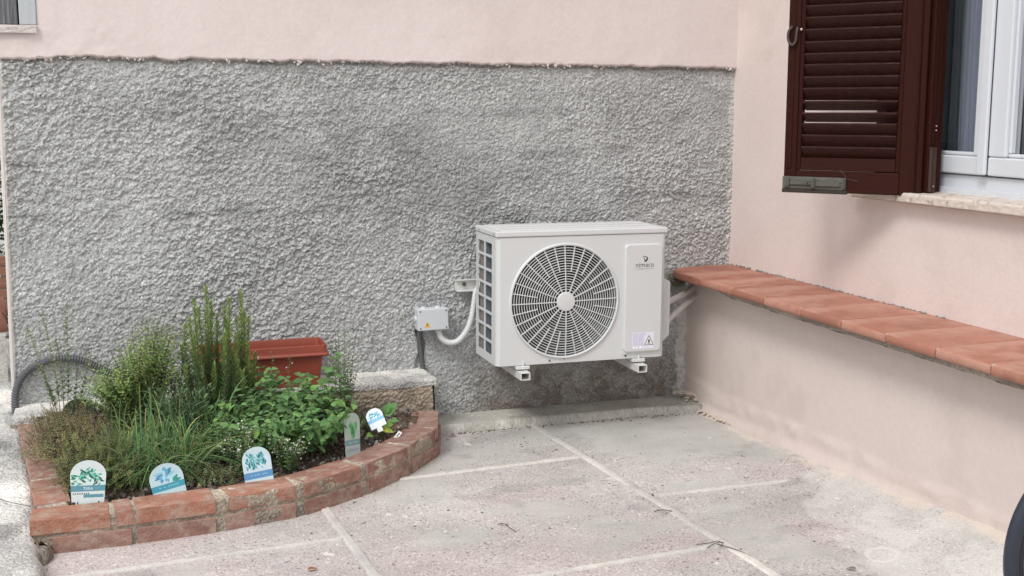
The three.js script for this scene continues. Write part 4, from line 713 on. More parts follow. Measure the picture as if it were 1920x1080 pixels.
// chives
plant('chive_clump', 'dense dark green clump of fine chive blades spilling over the front bricks', 'herb', [0.06, -4.22], (F) => {
  for (let i = 0; i < 850; i++) {
    const a = R(0, 6.283), q = Math.sqrt(rnd()) * 0.16, l = R(0.2, 0.4), o = Math.pow(rnd(), 0.7) * 0.95, fx = R(0.55, 1.15), b = V(q * Math.cos(a * 3.1), 0, q * Math.sin(a * 3.1)), e = V(Math.cos(a) * l * o * 1.15, l * mix(0.9, -0.02, o) * fx, Math.sin(a) * l * o * 0.8);
    const m = V(b.x + e.x * 0.35, Math.max(e.y, l * 0.72 * (1 - 0.35 * o)), b.z + e.z * 0.35); F.sd = R(-1, 1);
    F.blade(new THREE.QuadraticBezierCurve3(b, m, b.clone().add(e)).getPoints(7), R(0.0014, 0.0028), vary(rnd() < 0.16 ? [0.17, 0.18, 0.06] : rnd() < 0.5 ? [0.095, 0.165, 0.05] : [0.05, 0.11, 0.042], 0.45));
  }
});
// thyme: brownish straggly one at the back-left, olive mound in front
const mound = (F, S, N, rx, ry, rz, col, scol, L, W, nl, len = 0.05) => { for (let i = 0; i < N; i++) { // many short leafy shoots all through a low dome
  const a = R(0, 6.283), el = Math.asin(Math.pow(rnd(), 0.8)), k = R(0.55, 1) * (0.85 + 0.3 * noise(a * 2.2, el * 3)), e = V(Math.cos(a) * Math.cos(el) * rx * k, Math.max(0.01, Math.sin(el) * ry * k), Math.sin(a) * Math.cos(el) * rz * k), d = V(e.x / rx, 0.7 + e.y / ry, e.z / rz).add(V(R(-0.7, 0.7), R(-0.4, 0.6), R(-0.7, 0.7))).normalize();
  sprig(F, S, curve(e, d, len * R(0.6, 1.3), V(R(-0.12, 0.12), R(-0.1, 0.12), R(-0.12, 0.12)), 4), nl, L, W, rnd() < 0.25 ? col[1] : col[0], scol, 0.0008, 1.1, 2, 0.08);
  if (i % 7 === 0) S.stem([V(e.x * 0.2, 0, e.z * 0.2), e.clone().multiplyScalar(0.6), e], 0.0014, 0.0008, scol);
} };
plant('thyme_plant', 'straggly brownish thyme leaning over the left bricks of the bed', 'herb', [-0.225, -4.40], (F, S) => { mound(F, S, 560, 0.155, 0.15, 0.24, [[0.15, 0.155, 0.055], [0.15, 0.11, 0.06]], [0.14, 0.09, 0.06], 0.0105, 0.0075, 6, 0.065); });
plant('thyme_plant', 'olive green thyme mound just behind the leftmost plant tag', 'herb', [-0.13, -4.13], (F, S) => { mound(F, S, 560, 0.15, 0.17, 0.13, [[0.12, 0.14, 0.045], [0.155, 0.15, 0.055]], [0.12, 0.10, 0.05], 0.0095, 0.0058, 8, 0.05); });
// marjoram
plant('marjoram_bush', 'bushy mid green herb with small oval leaves reaching up left of the rosemary', 'herb', [0.02, -4.56], (F, S) => {
  for (let i = 0; i < 320; i++) { const u = rnd(), dx = mix(-0.19, 0.13, u) + R(-0.06, 0.06), top = mix(0.22, 0.42, sstep(0.0, 0.92, u)) * R(0.62, 1.04), b = V(dx * 0.4, 0, R(-0.06, 0.06)), e = V(dx, top, R(-0.12, 0.14)), m = V(dx * 0.55, top * 0.7, e.z * 0.4); sprig(F, S, new THREE.QuadraticBezierCurve3(b, m, e).getPoints(6), 13, 0.023, 0.0165, rnd() < 0.3 ? [0.185, 0.23, 0.06] : [0.115, 0.175, 0.048], [0.13, 0.12, 0.06], 0.0012, 1.0, 2, 0.15); }
});
// thin tall stems by the wall
plant('snapdragon_stems', 'thin tall leafy stems standing against the grey wall at far left', 'plant', [-0.255, -4.66], (F, S) => {
  for (const [dx, h, n] of [[0.02, 0.43, 24], [-0.06, 0.42, 22], [-0.12, 0.38, 16], [0.10, 0.26, 13], [-0.02, 0.33, 16], [-0.09, 0.24, 12], [0.05, 0.2, 10]]) {
    const pts = new THREE.QuadraticBezierCurve3(V(dx * 0.25, 0, 0), V(dx * 0.6 + 0.02, h * 0.5, 0.01), V(dx, h, R(-0.04, 0.02))).getPoints(8); sprig(F, S, pts, n + 8, 0.034, 0.019, rnd() < 0.5 ? [0.15, 0.18, 0.085] : [0.10, 0.145, 0.06], [0.13, 0.13, 0.07], 0.0016, 0.9, 2, 0.25);
    for (let i = 0; i < 9; i++) { const p = along(pts, 1 - 0.18 * rnd()); F.blob(p.add(V(R(-0.008, 0.008), R(-0.004, 0.008), R(-0.006, 0.006))), R(0.003, 0.005), vary([0.22, 0.21, 0.13], 0.2)); }
  }
});
// lemon balm: broad leaves, each a leaf of its own
{
  const variants = []; for (let v = 0; v < 6; v++) { const F = new Leaves(); F.leaf(V(0, 0, 0), V(0, 0, 1), V(0, 1, 0), 1, R(0.66, 0.82), vary([[0.10, 0.18, 0.042], [0.045, 0.10, 0.03], [0.06, 0.125, 0.034]][v % 3], 0.28), R(0.12, 0.3), R(0.15, 0.4), 5); variants.push(F.geo()); }
  const put = (t, p, d, n, L) => { const z = d.clone().normalize(), x = n.clone().cross(z).normalize(), y = z.clone().cross(x), o = part('leaf', variants[Math.floor(rnd() * 6)], leafM, t); o.quaternion.setFromRotationMatrix(new THREE.Matrix4().makeBasis(x, y, z)); o.position.copy(p); o.scale.setScalar(L); return o; };
  let count = 0;
  plant('lemon_balm', 'broad bright green leafy herb filling the bed in front of the red planter', 'herb', [0.54, -4.35], (F, S, W, t) => {
    const stems = [];
    for (let i = 0; i < 210; i++) { const u = R(-1, 1), v = R(-1, 1); if (u * u + v * v > 1.15) { i--; continue; } const h = R(0.8, 1.08) * mix(0.29, 0.13, Math.abs(u) * 0.4 + 0.6 * sstep(-0.3, 1, v)) * R(0.75, 1.1), b = V(u * 0.15, 0, v * 0.1), e = V(u * 0.27 - 0.02, h, v * 0.29 - 0.02), pts = new THREE.QuadraticBezierCurve3(b, V(u * 0.19, h * 0.6, v * 0.14), e).getPoints(6); stems.push(pts); }
    // a tall shoot in front of the planter's right end
    for (const [dx, h] of [[0.185, 0.33], [0.20, 0.37], [0.225, 0.29], [0.17, 0.28]]) stems.push(new THREE.QuadraticBezierCurve3(V(dx - 0.03, 0, -0.05), V(dx, h * 0.5, -0.07), V(dx + 0.01, h, -0.08)).getPoints(6));
    for (const pts of stems) {
      S.stem(pts, 0.0017, 0.0008, [0.10, 0.13, 0.05]);
      const n = pts[6].y > 0.26 ? 9 : 5;
      for (let i = 0; i < n; i++) { const tt = mix(0.25, 1, (i + 0.8) / n), p = along(pts, tt), d = dirAt(pts, tt), a = i * 1.571 + R(-0.5, 0.5); for (const o of [0, Math.PI]) { const s = side(d, a + o), L = R(0.02, 0.052) * (1.1 - 0.4 * tt), dd = s.clone().add(V(R(-0.3, 0.3), R(-0.35, 0.75), R(-0.3, 0.3))).addScaledVector(d, 0.2), nn = V(R(-0.5, 0.5), 1, R(-0.2, 0.9)).addScaledVector(s, -0.3); if (tt > 0.66 && count < 285) { put(t, p, dd, nn, L * 1.08); count++; } else F.leaf(p, dd, nn, L, L * 0.72, vary(rnd() < 0.25 ? [0.095, 0.18, 0.045] : [0.06, 0.13, 0.036], 0.3), 0.22, 0.3, 4); } }
    }
  });
  plant('basil_plant', 'small yellowish green leafy seedling at the right end of the bed', 'herb', [0.905, -4.42], (F, S, W, t) => {
    const yl = []; for (let v = 0; v < 3; v++) { const G = new Leaves(); G.leaf(V(0, 0, 0), V(0, 0, 1), V(0, 1, 0), 1, 0.74, vary([[0.22, 0.27, 0.035], [0.13, 0.22, 0.04], [0.08, 0.16, 0.04]][v], 0.1), 0.2, 0.35, 6); yl.push(G.geo()); }
    for (const [x, y, z, dx, dy, dz, L, v] of [[0, 0.05, 0.01, -0.6, 0.5, 0.5, 0.045, 0], [0, 0.05, 0.01, 0.5, 0.1, 0.9, 0.05, 0], [0.02, 0.05, 0, 1, 0.5, 0.2, 0.045, 1], [0.0, 0.055, 0, -1, 0.4, -0.1, 0.04, 1], [0.03, 0.09, -0.02, 0.9, 0.8, 0.3, 0.05, 2], [0.03, 0.1, -0.02, 0.3, 1, 0.5, 0.045, 2], [0.05, 0.11, -0.03, 1, 0.9, 0.2, 0.04, 2], [-0.03, 0.03, 0.03, -0.7, 0.3, 0.8, 0.035, 1], [0.02, 0.04, 0.02, 0.9, 0.1, 0.7, 0.035, 0], [-0.02, 0.06, 0, -0.4, 0.8, 0.4, 0.04, 2], [0.05, 0.07, -0.01, 0.7, 0.2, 0.6, 0.035, 2]]) {
      S.stem([V(0.01, 0, 0), V(x * 0.6, y * 0.6, z * 0.6), V(x, y, z)], 0.0018, 0.001, [0.12, 0.15, 0.05]);
      const o = part('leaf', yl[v], leafM, t), zz = V(dx, dy, dz).normalize(), xx = V(0, 1, 0.9).cross(zz).normalize(), yy = zz.clone().cross(xx); o.quaternion.setFromRotationMatrix(new THREE.Matrix4().makeBasis(xx, yy, zz)); o.position.set(x, y, z); o.scale.setScalar(L);
    }
  });
}
plant('lance_leaf_herb', 'dark herb with narrow pointed leaves between the chives and the rosemary', 'herb', [0.15, -4.40], (F, S) => {
  for (let i = 0; i < 60; i++) { const a = R(0, 6.283), q = Math.sqrt(rnd()) * 0.15, hh = R(0.12, 0.27), e = V(Math.cos(a) * q, hh, Math.sin(a) * q * 0.7), pts = new THREE.QuadraticBezierCurve3(V(e.x * 0.4, 0, e.z * 0.4), V(e.x * 0.6, hh * 0.6, e.z * 0.6), e).getPoints(6); sprig(F, S, pts, 7, 0.05, 0.0125, rnd() < 0.3 ? [0.10, 0.15, 0.055] : [0.05, 0.095, 0.04], [0.09, 0.11, 0.05], 0.0015, 0.75, 3, 0.15); }
});
// small white-flowered herb in several places
const calamint = (label, pos, stems, spread, h, dens = 1) => plant('flowering_herb', label, 'herb', pos, (F, S, W) => {
  for (let i = 0; i < stems; i++) {
    const a = R(0, 6.283), q = Math.sqrt(rnd()) * spread, hh = h * R(0.55, 1.05), b = V(Math.cos(a) * q * 0.3, 0, Math.sin(a) * q * 0.3), e = V(Math.cos(a) * q, hh, Math.sin(a) * q * 0.7), pts = new THREE.QuadraticBezierCurve3(b, V(b.x * 1.3, hh * 0.6, b.z * 1.3), e).getPoints(7);
    sprig(F, S, pts, Math.round(hh * 62 * dens) + 5, 0.02, 0.0145, [0.085, 0.14, 0.05], [0.12, 0.13, 0.06], 0.0012, 1.05, 3, 0.1);
    for (let k = 0; k < 6 * dens; k++) { const p = along(pts, 1.0 - 0.42 * Math.pow(rnd(), 1.3)).add(V(R(-0.012, 0.012), R(-0.005, 0.005), R(-0.01, 0.012))); W.blob(p, R(0.0022, 0.0042), vary(rnd() < 0.5 ? [0.40, 0.40, 0.37] : [0.16, 0.19, 0.09], 0.1)); }
  }
});
calamint('tall wispy white flowering herb at the right end of the red planter', [0.79, -4.52], 16, 0.075, 0.42);
calamint('white flowering sprays in front of the middle of the red planter', [0.545, -4.58], 9, 0.10, 0.32);
calamint('low white flowering herb to the left of the bluish tag by the front bricks', [0.345, -4.14], 22, 0.085, 0.19, 1.3);
calamint('low white flowering herb just right of the bluish tag by the front bricks', [0.515, -4.13], 20, 0.075, 0.14, 1.3);
calamint('greyish white flowering herb between the chives and the rosemary', [0.155, -4.55], 20, 0.10, 0.30, 1.2);
// dry twiggy plant before the ledge
plant('dry_twigs', 'dry brownish twiggy plant in front of the gravelly ledge face', 'plant', [0.86, -4.66], (F, S) => { for (let i = 0; i < 70; i++) { const e = V(R(-0.11, 0.09), R(0.05, 0.15), R(-0.06, 0.05)), pts = new THREE.QuadraticBezierCurve3(V(e.x * 0.4, 0, 0), V(e.x * 0.6, e.y * 0.7, e.z * 0.5), e).getPoints(5); sprig(F, S, pts, 5, 0.008, 0.003, rnd() < 0.7 ? [0.20, 0.145, 0.125] : [0.10, 0.12, 0.06], [0.17, 0.12, 0.10], 0.0011, 0.8); } });
plant('creeping_herb', 'fresh green small leaved herb filling in behind the bluish tag', 'herb', [0.33, -4.28], (F, S) => { mound(F, S, 260, 0.17, 0.15, 0.13, [[0.085, 0.15, 0.045], [0.12, 0.18, 0.055]], [0.11, 0.12, 0.05], 0.017, 0.012, 7, 0.07); });
plant('creeping_herb', 'low grey green creeping herb beside the grey tag', 'herb', [0.83, -4.5], (F, S) => { mound(F, S, 90, 0.10, 0.075, 0.07, [[0.09, 0.13, 0.055], [0.13, 0.16, 0.07]], [0.12, 0.10, 0.06], 0.012, 0.007, 8); });
plant('creeping_herb', 'low sprawling small leaved herb along the front bricks right of the chives', 'herb', [0.24, -4.07], (F, S) => { mound(F, S, 90, 0.11, 0.055, 0.05, [[0.10, 0.15, 0.055], [0.17, 0.15, 0.06]], [0.12, 0.10, 0.06], 0.010, 0.007, 7); });

// ---------------------------------------------------------------- planter
{
  const L = 0.52, p = thing('planter_trough', 'terracotta red plastic planter trough on the ledge behind the herbs', 'planter', [0.512, 0.257, -4.852]);
  p.rotation.y = 0.015;
  const red = new THREE.MeshPhysicalMaterial({ color: lin(0.30, 0.062, 0.036), roughness: 0.5, clearcoat: 0.1, bumpMap: fine, bumpScale: 0.0008 });
  const ring = (hw, hd, y) => { const r = 0.018, o = []; for (const [cx, cz, a0] of [[hw - r, hd - r, 0], [-hw + r, hd - r, Math.PI / 2], [-hw + r, -hd + r, Math.PI], [hw - r, -hd + r, Math.PI * 1.5]]) for (let k = 0; k <= 4; k++) { const a = a0 + k / 4 * Math.PI / 2; o.push([cx + r * Math.cos(a), y, cz + r * Math.sin(a)]); } o.push(o[0]); return o; };
  const loft = (rows) => { const N = rows[0].length - 1; return grid(N, rows.length - 1, (s, t) => { const q = rows[Math.round(t * (rows.length - 1))][Math.round(s * N)]; return [...q, s * 2, t * 0.3]; }); };
  part('trough', loft([ring(0.225, 0.066, 0.001), ring(0.243, 0.078, 0.132), ring(0.236, 0.071, 0.132), ring(0.222, 0.062, 0.01)]), red, p);
  part('rim', loft([ring(0.2445, 0.0795, 0.126), ring(0.262, 0.094, 0.128), ring(0.264, 0.096, 0.133), ring(0.262, 0.094, 0.139), ring(0.2545, 0.087, 0.142), ring(0.256, 0.089, 0.170), ring(0.253, 0.086, 0.174), ring(0.248, 0.081, 0.172), ring(0.244, 0.078, 0.128)]), red, p);
  part('potting_soil', box(-0.23, 0.23, 0.08, 0.12, -0.066, 0.066), mat(lin(0.06, 0.045, 0.035), 0.95), p);
  part('base', box(-0.222, 0.222, 0.003, 0.008, -0.063, 0.063), red, p);
}
// ---------------------------------------------------------------- plant tags
{
  const art = (kind) => canvasTex(256, 352, (g, w, h) => {
    const bg = ['#d6e2e2', '#b8d2d8', '#c9dde4', '#b0c0b8', '#d5e2ea'][kind]; g.fillStyle = bg; g.fillRect(0, 0, w, h);
    const band = ['#5f97a6', '#3f96ac', '#5a93c2', '#74979c', '#5fa8d8'][kind], cs = [['#2f7f68', '#1f5f52', '#57b09a', '#7cc9b8'], ['#5fa6c6', '#3f86ad', '#8cc4d8', '#a9d6e4'], ['#3d8f96', '#2a6f7c', '#68b4b8', '#8fcfd4'], ['#4f9a62', '#3c7f4e', '#6cb57f', '#8fc79c'], ['#2fa3c4', '#1c7f9c', '#66c8e0', '#2c5b66']][kind];
    const L = (x, y, a, l, c) => { g.save(); g.translate(x, y); g.rotate(a); g.fillStyle = c; g.beginPath(); g.moveTo(0, 0); g.quadraticCurveTo(l * 0.5, -l * 0.36, l, 0); g.quadraticCurveTo(l * 0.5, l * 0.36, 0, 0); g.fill(); g.restore(); };
    const H = (i, k) => hash(i * 7 + kind * 131, k);
    if (kind === 1) { for (let r = 5; r > 0; r--) for (let i = 0; i < 9; i++) { const a = i / 9 * 6.28 + r * 0.5; L(118 + Math.cos(a) * r * 9, 108 + Math.sin(a) * r * 8, a + 0.5, 20 + r * 5, cs[(i + r) % 4]); } for (let i = 0; i < 8; i++) L(165 + H(i, 1) * 20, 200 - H(i, 2) * 20, -1.6 + H(i, 3) * 2.4, 60, i % 2 ? '#2f8f86' : '#3fa594'); }
    else if (kind === 2) { for (let i = 0; i < 120; i++) { const x = 40 + H(i, 1) * 160, y = 70 + H(i, 2) * 130; L(x, y, -2.4 + H(i, 3) * 1.6, 22 + H(i, 4) * 22, cs[i % 4]); } }
    else if (kind === 3) { for (let i = 0; i < 70; i++) L(110 + H(i, 1) * 60, 190 - H(i, 2) * 50, -2.1 + H(i, 3) * 1.1, 50 + H(i, 4) * 50, cs[i % 4]); }
    else for (let i = 0; i < 75; i++) { const t = i / 75, x = 36 + t * 180, y = 120 - Math.sin(t * 3.1) * 46 + H(i, 1) * 70; L(x, y, H(i, 2) * 6.3, 22 + H(i, 3) * 22, cs[i % 4]); }
    const by = [186, 196, 214, 190, 180][kind], bh = [44, 60, 58, 40, 60][kind]; g.fillStyle = band; g.fillRect(0, by, w, bh);
    if (kind === 0) { g.fillStyle = '#e9f1f3'; g.font = '30px sans-serif'; g.textAlign = 'center'; g.fillText('Timo', 128, by + 33); }
    else { g.fillStyle = 'rgba(230,240,245,0.55)'; for (let x = 60; x < 200; x += 17) if (H(x, 5) > 0.2) g.fillRect(x, by + bh * 0.4, 11, 9); }
    if (kind === 0) { g.fillStyle = '#54626a'; for (let x = 22; x < 130; x += 15) g.fillRect(x, by + 54, 8, 12); g.fillStyle = band; g.fillRect(96, by + 66, 142, 24); g.fillStyle = '#3b3b3b'; g.fillRect(14, by + 120, 26, 26); g.fillRect(52, by + 118, 8, 28); g.fillRect(200, by + 118, 10, 20); }
    if (kind === 3) { g.fillStyle = '#a9b8bd'; g.fillRect(0, by + 52, w, 40); g.fillStyle = '#8a979b'; for (let x = 40; x < 220; x += 14) g.fillRect(x, by + 66, 8, 14); }
  });
  const label = (name, lab, kind, w, h, pos, rx, ry, rz, taper = 0.88) => {
    const s = new THREE.Shape(), r = w / 2; s.moveTo(-r * taper * 1.0, 0); s.lineTo(r * taper, 0); s.lineTo(r, h - r * 0.92); s.absellipse(0, h - r * 0.92, r, r * 0.92, 0, Math.PI); s.closePath();
    const g = new THREE.ExtrudeGeometry(s, { depth: 0.0009, bevelEnabled: false, curveSegments: 20 }), uv = g.attributes.uv, p = g.attributes.position;
    for (let i = 0; i < uv.count; i++) uv.setXY(i, p.getX(i) / w + 0.5, clamp(p.getY(i) / h, 0.002, 0.998));
    const bend = 0.02; for (let i = 0; i < p.count; i++) p.setZ(i, p.getZ(i) - bend * (p.getX(i) / r) ** 2 * w * 2);
    g.computeVertexNormals();
    const t = thing(name, lab, 'plant tag', pos); t.rotation.set(rx, ry, rz, 'YXZ');
    part('tag_face', g, [mat(0xffffff, 0.4, { map: art(kind) }), mat(lin(0.7, 0.72, 0.72), 0.5)], t);
    part('tag_stake', rbox(-w * 0.16, w * 0.16, kind === 4 ? -0.02 : -0.06, 0.004, -0.0014, -0.0004, 0.0003), mat(lin(0.7, 0.72, 0.72), 0.5), t);
    return t;
  };
  label('plant_tag', 'largest white and teal plant tag reading Timo at the left of the front bricks', 0, 0.112, 0.158, [-0.163, 0.098, -3.957], -0.12, 0.02, -0.06);
  label('plant_tag', 'teal plant tag with a pale blue rosette, below the chive blades', 1, 0.112, 0.122, [0.103, 0.098, -3.965], -0.25, 0.12, 0.16, 0.95);
  label('plant_tag', 'white arched plant tag with a blue lower band near the middle bricks', 2, 0.1, 0.142, [0.402, 0.095, -4.005], -0.2, 0.12, 0.07, 1);
  label('plant_tag', 'narrow faded grey green plant tag turned half away near the right bricks', 3, 0.09, 0.185, [0.766, 0.092, -4.2], -0.12, 0.7, -0.12, 0.9);
  label('plant_tag', 'bright blue crumpled plant tag beside the yellowish seedling', 4, 0.066, 0.082, [0.898, 0.172, -4.37], -0.6, -0.45, 0.5, 0.95);
  const k = thing('plant_stake', 'small white label stake stuck in the soil at the right bricks', 'plant stake', [0.965, 0.115, -4.385]); k.rotation.set(-0.9, 0.2, -0.7);
  part('stake_face', rbox(-0.008, 0.008, 0, 0.045, 0, 0.0012, 0.0005), mat(lin(0.8, 0.8, 0.78), 0.5), k); part('stake_print', rbox(-0.002, 0.002, 0.012, 0.036, 0.0013, 0.0018, 0.0002), mat(lin(0.08, 0.08, 0.08), 0.6), k); part('stake_point', rbox(-0.003, 0.003, -0.03, 0.0, 0, 0.0012, 0.0005), mat(lin(0.8, 0.8, 0.78), 0.5), k);
  const d = thing('green_disc', 'dark green rounded plastic piece half hidden behind the herbs at the left', 'plastic piece', [-0.205, 0.205, -4.7]); d.rotation.x = -0.25;
  const s = new THREE.Shape(); s.moveTo(-0.058, -0.01); s.lineTo(0.058, -0.01); s.lineTo(0.058, 0.03); s.absellipse(0, 0.03, 0.058, 0.052, 0, Math.PI); s.closePath();
  part('body', new THREE.ExtrudeGeometry(s, { depth: 0.02, bevelEnabled: true, bevelSize: 0.004, bevelThickness: 0.004, bevelSegments: 3, curveSegments: 16 }), mat(lin(0.018, 0.06, 0.036), 0.5, { bumpMap: plasterBump, bumpScale: 0.01 }), d);
}

// ================================================================ ODDS AND ENDS
{ // wheel standing by the right wall, only its edge in view
  const w = thing('bicycle_wheel', 'blue black curved tyre of a wheel cut off at the lower right edge', 'wheel', [2.28, 0.335, -2.08]);
  w.rotation.y = -0.3;
  const ty = new THREE.TorusGeometry(0.315, 0.0185, 18, 96); part('tyre', ty, new THREE.MeshPhysicalMaterial({ color: lin(0.022, 0.028, 0.045), roughness: 0.38, clearcoat: 0.2, bumpMap: fine, bumpScale: 0.0006 }), w);
  const rm = new THREE.TorusGeometry(0.293, 0.009, 10, 96); part('rim', rm, mat(lin(0.02, 0.022, 0.03), 0.35), w);
  const gs = []; for (let k = 0; k < 28; k++) { const a = k / 28 * 6.283; gs.push(cyl([0.018 * Math.cos(a + 0.9), 0.018 * Math.sin(a + 0.9), k % 2 ? 0.025 : -0.025], [0.288 * Math.cos(a), 0.288 * Math.sin(a), 0], 0.001, 0.001, 5)); }
  part('spokes', merge(gs), mat(lin(0.4, 0.4, 0.4), 0.3, { metalness: 0.8 }), w); part('hub', cyl([0, 0, -0.04], [0, 0, 0.04], 0.02, 0.02, 16), mat(lin(0.3, 0.3, 0.3), 0.3, { metalness: 0.8 }), w);
  part('stay', cyl([-0.285, -0.08, 0.03], [-0.08, 0.36, 0.035], 0.006, 0.006, 10), mat(lin(0.09, 0.055, 0.04), 0.5), w);
}
{
  const lf = (label, x, z, L, rot, col) => { const F = new Leaves(); F.leaf(V(0, 0.003, 0), V(1, 0.12, 0), V(0, 1, 0), L, L * 0.5, col, 0.5, 0.25, 6); const o = part('fallen_leaf', F.geo(), mat(0xffffff, 0.8, { vertexColors: true, side: THREE.DoubleSide }), scene, [x, 0.004, z], [0, rot, 0]); tag(o, label, 'leaf'); };
  lf('small orange brown fallen leaf on the paving below the brick edging', 0.475, -3.43, 0.035, 0.2, [0.30, 0.11, 0.045]);
  lf('dry grey brown fallen leaf on the paving near the wheel', 2.07, -2.91, 0.032, 2.4, [0.20, 0.15, 0.11]);
  lf('tiny curled brown leaf below the kerb beside the brick edging', 1.28, -4.72, 0.03, 0.1, [0.24, 0.11, 0.07]);
  const tw = (label, pts, r) => tag(part('twig', merge(pts.map((p) => tube(p, r, 12, 6))), mat(lin(0.12, 0.09, 0.075), 0.9), scene), label, 'twig');
  tw('curled dry twig lying on the long paving joint', [[[1.70, 0.006, -3.25], [1.74, 0.012, -3.235], [1.765, 0.02, -3.222], [1.775, 0.012, -3.21], [1.76, 0.008, -3.205]], [[1.765, 0.008, -3.23], [1.80, 0.006, -3.17], [1.815, 0.005, -3.13]], [[1.72, 0.006, -3.215], [1.76, 0.014, -3.225], [1.79, 0.008, -3.235]]], 0.0015);
  tw('short dark twig on the paving where the long joint bends', [[[1.705, 0.006, -3.58], [1.735, 0.01, -3.575], [1.765, 0.007, -3.56]]], 0.0017);
  tw('small knotted twig in the middle of the large paving slab', [[[1.16, 0.005, -3.64], [1.168, 0.01, -3.61], [1.178, 0.006, -3.575], [1.186, 0.004, -3.55]], [[1.148, 0.005, -3.632], [1.165, 0.008, -3.622], [1.182, 0.005, -3.615]]], 0.0014);
  tw('dry curved twig on the whitish path beside the brick edging', [[[-0.50, 0.11, -4.08], [-0.46, 0.118, -4.1], [-0.42, 0.116, -4.06], [-0.37, 0.112, -4.02], [-0.34, 0.11, -4.0]], [[-0.49, 0.112, -4.1], [-0.47, 0.11, -4.03], [-0.455, 0.108, -3.97]]], 0.0015);
  const gs = []; for (let i = 0; i < 160; i++) { const x = R(0.5, 2.35), z = R(-4.72, -2.9); const r = R(0.0014, 0.0038), g = new THREE.DodecahedronGeometry(r, 0); g.scale(R(0.8, 1.6), 0.6, R(0.8, 1.4)); g.translate(x, r * 0.4, z); gs.push(g); }
  for (let i = 0; i < 120; i++) { const x = R(1.28, 2.5), r = R(0.0018, 0.005), g = new THREE.DodecahedronGeometry(r, 0); g.scale(R(0.8, 1.6), 0.6, R(0.8, 1.4)); g.translate(x, r * 0.4, -4.775 + Math.abs(R(0, 0.05)) * rnd()); gs.push(g); }
  tag(part('grit', merge(gs), mat(lin(0.16, 0.125, 0.10), 0.95), scene), 'scattered dark crumbs of dirt on the paving slabs', 'grit', null, 'stuff');
  // small plaster chips at the corner by the wall foot
  const cs = []; for (let i = 0; i < 240; i++) { const t = Math.pow(rnd(), 2.6), z = mix(-4.93, -4.45, t), x = XL - 0.005 - Math.abs(R(0, 0.085)) * (1 - 0.7 * t) * rnd(), r = R(0.002, 0.0085), g = new THREE.DodecahedronGeometry(r, 0); g.scale(R(0.8, 1.8), 0.7, R(0.8, 1.6)); g.rotateY(R(0, 6)); g.translate(x, 0.012 + 0.05 * sstep(-4.78, -4.86, z) + 0.04 * sstep(-4.8, -3.3, z), z); cs.push(g); }
  tag(part('plaster_chips', merge(cs), mat(lin(0.60, 0.50, 0.42), 0.95), scene), 'cream plaster chips heaped at the foot of the wall corner', 'rubble', null, 'stuff');
}
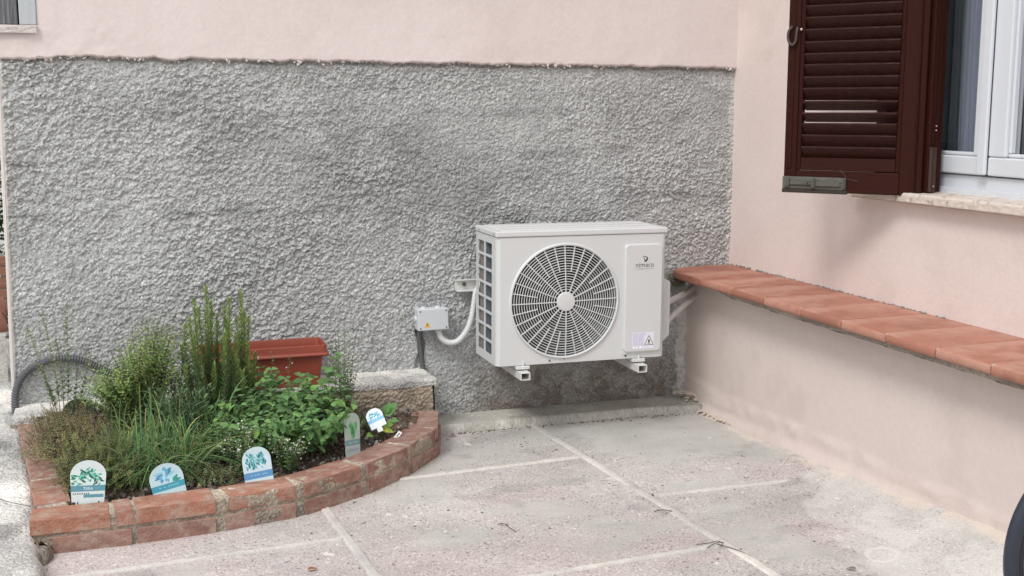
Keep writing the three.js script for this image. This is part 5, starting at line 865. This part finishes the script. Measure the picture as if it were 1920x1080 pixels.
// what shows through the gap at the far left
{
  const b = thing('concrete_block', 'rough pale concrete block in the gap left of the wall end', 'block', [-0.62, 0.1, -5.55]);
  part('body', grid(40, 40, (s, t) => { const x = -0.9 + 0.99 * s, q = t * 40, n = 0.012 * (fbm(x * 14, q * 0.3, 4) - 0.5); return q < 24 ? [x, mix(0, 0.30, q / 24), 0 + n, x, q * 0.02] : [x, 0.30 + n * 0.6, mix(0, -0.6, (q - 24) / 16), x, q * 0.02]; }), paleCement, b);
  const ts = mat(lin(0.30, 0.13, 0.09), 0.85, { bumpMap: plasterBump, bumpScale: 0.01 });
  for (let k = 0; k < 5; k++) { const t = k ? part('roof_tile', scene.getObjectByName('stacked_tile').geometry, ts, scene) : null; if (!k) { const g = new THREE.CylinderGeometry(0.048, 0.06, 0.42, 16, 1, true, -0.2, Math.PI * 0.9); g.rotateZ(Math.PI / 2); const o = part('stacked_tile', g, new THREE.MeshStandardMaterial({ color: lin(0.30, 0.13, 0.09), roughness: 0.85, side: THREE.DoubleSide }), scene, [-0.74, 0.385, -5.66], [0.2, 0.25, 0.16]); tag(o, 'lowest of the old clay tiles stacked on the concrete block', 'tile', 'old clay tiles stacked on the concrete block'); } else { t.name = numbered('stacked_tile'); t.material = scene.getObjectByName('stacked_tile').material; t.position.set(-0.74 + R(-0.012, 0.012), 0.385 + k * 0.015, -5.66 - k * 0.012); t.rotation.set(0.2, 0.25 + R(-0.05, 0.05), 0.16 + R(-0.03, 0.03)); tag(t, ['', 'second lowest clay tile of the stack on the concrete block', 'middle clay tile of the stack on the concrete block', 'second highest clay tile of the stack on the concrete block', 'topmost old clay tile of the stack on the concrete block'][k], 'tile', 'old clay tiles stacked on the concrete block'); } }
  const bk = thing('grey_bucket', 'blue grey bucket standing behind the clay tiles in the gap', 'bucket', [-0.70, 0.40, -5.99]); bk.scale.set(0.95, 0.78, 0.95);
  part('body', new THREE.LatheGeometry([[0, 0], [0.10, 0], [0.125, 0.26], [0.132, 0.262], [0.132, 0.272], [0.12, 0.27]].map(([x, y]) => new THREE.Vector2(x, y)), 32), mat(lin(0.35, 0.40, 0.43), 0.5, { side: THREE.DoubleSide }), bk);
  const lw = thing('low_brick_wall', 'low reddish brick wall in the garden beyond the gap', 'wall', [-1.6, 0, -8]);
  const bm = mat(lin(0.36, 0.17, 0.11), 0.9, { bumpMap: plasterBump, bumpScale: 0.01 }); const bg = rbox(-0.12, 0.12, 0, 0.06, -0.06, 0.06, 0.004);
  for (let r = 0; r < 7; r++) for (let c = 0; c < 9; c++) part('brick', bg, bm, lw, [-1 + c * 0.25 + (r % 2) * 0.125, r * 0.07, 0]);
  part('mortar', box(-1.1, 1.2, 0, 0.48, -0.05, 0.05), greyCement, lw);
  const h = thing('hedge', 'dark green hedge in the garden beyond the gap at the far left', 'hedge', [-1.9, 0, -9.2]);
  const F = new Leaves(); for (let i = 0; i < 15000; i++) { const x = R(-1.0, 1.5), y = Math.pow(rnd(), 0.7) * 2.6, z = R(-0.45, 0.45) * (0.6 + 0.4 * noise(x * 4, y * 4)), d = V(R(-1, 1), R(-0.4, 1), R(-0.3, 1)); F.leaf(V(x, y, z), d, V(R(-0.5, 0.5), 1, R(0, 0.6)), R(0.05, 0.09), R(0.03, 0.05), vary([0.02, 0.042, 0.015], 0.45), 0.2, 0.2, 2); }
  stuff(part('foliage', F.geo(), leafM, h)); const S = new Leaves(); for (let k = 0; k < 9; k++) S.stem(curve(V(-1.4 + k * 0.35, 0, 0), V(R(-0.2, 0.2), 1, 0), 2.3, V(R(-0.05, 0.05), 0, R(-0.05, 0.05))), 0.025, 0.008, [0.06, 0.045, 0.03]); part('stem', S.geo(), stemM, h);
}
renderer.render(scene, camera);
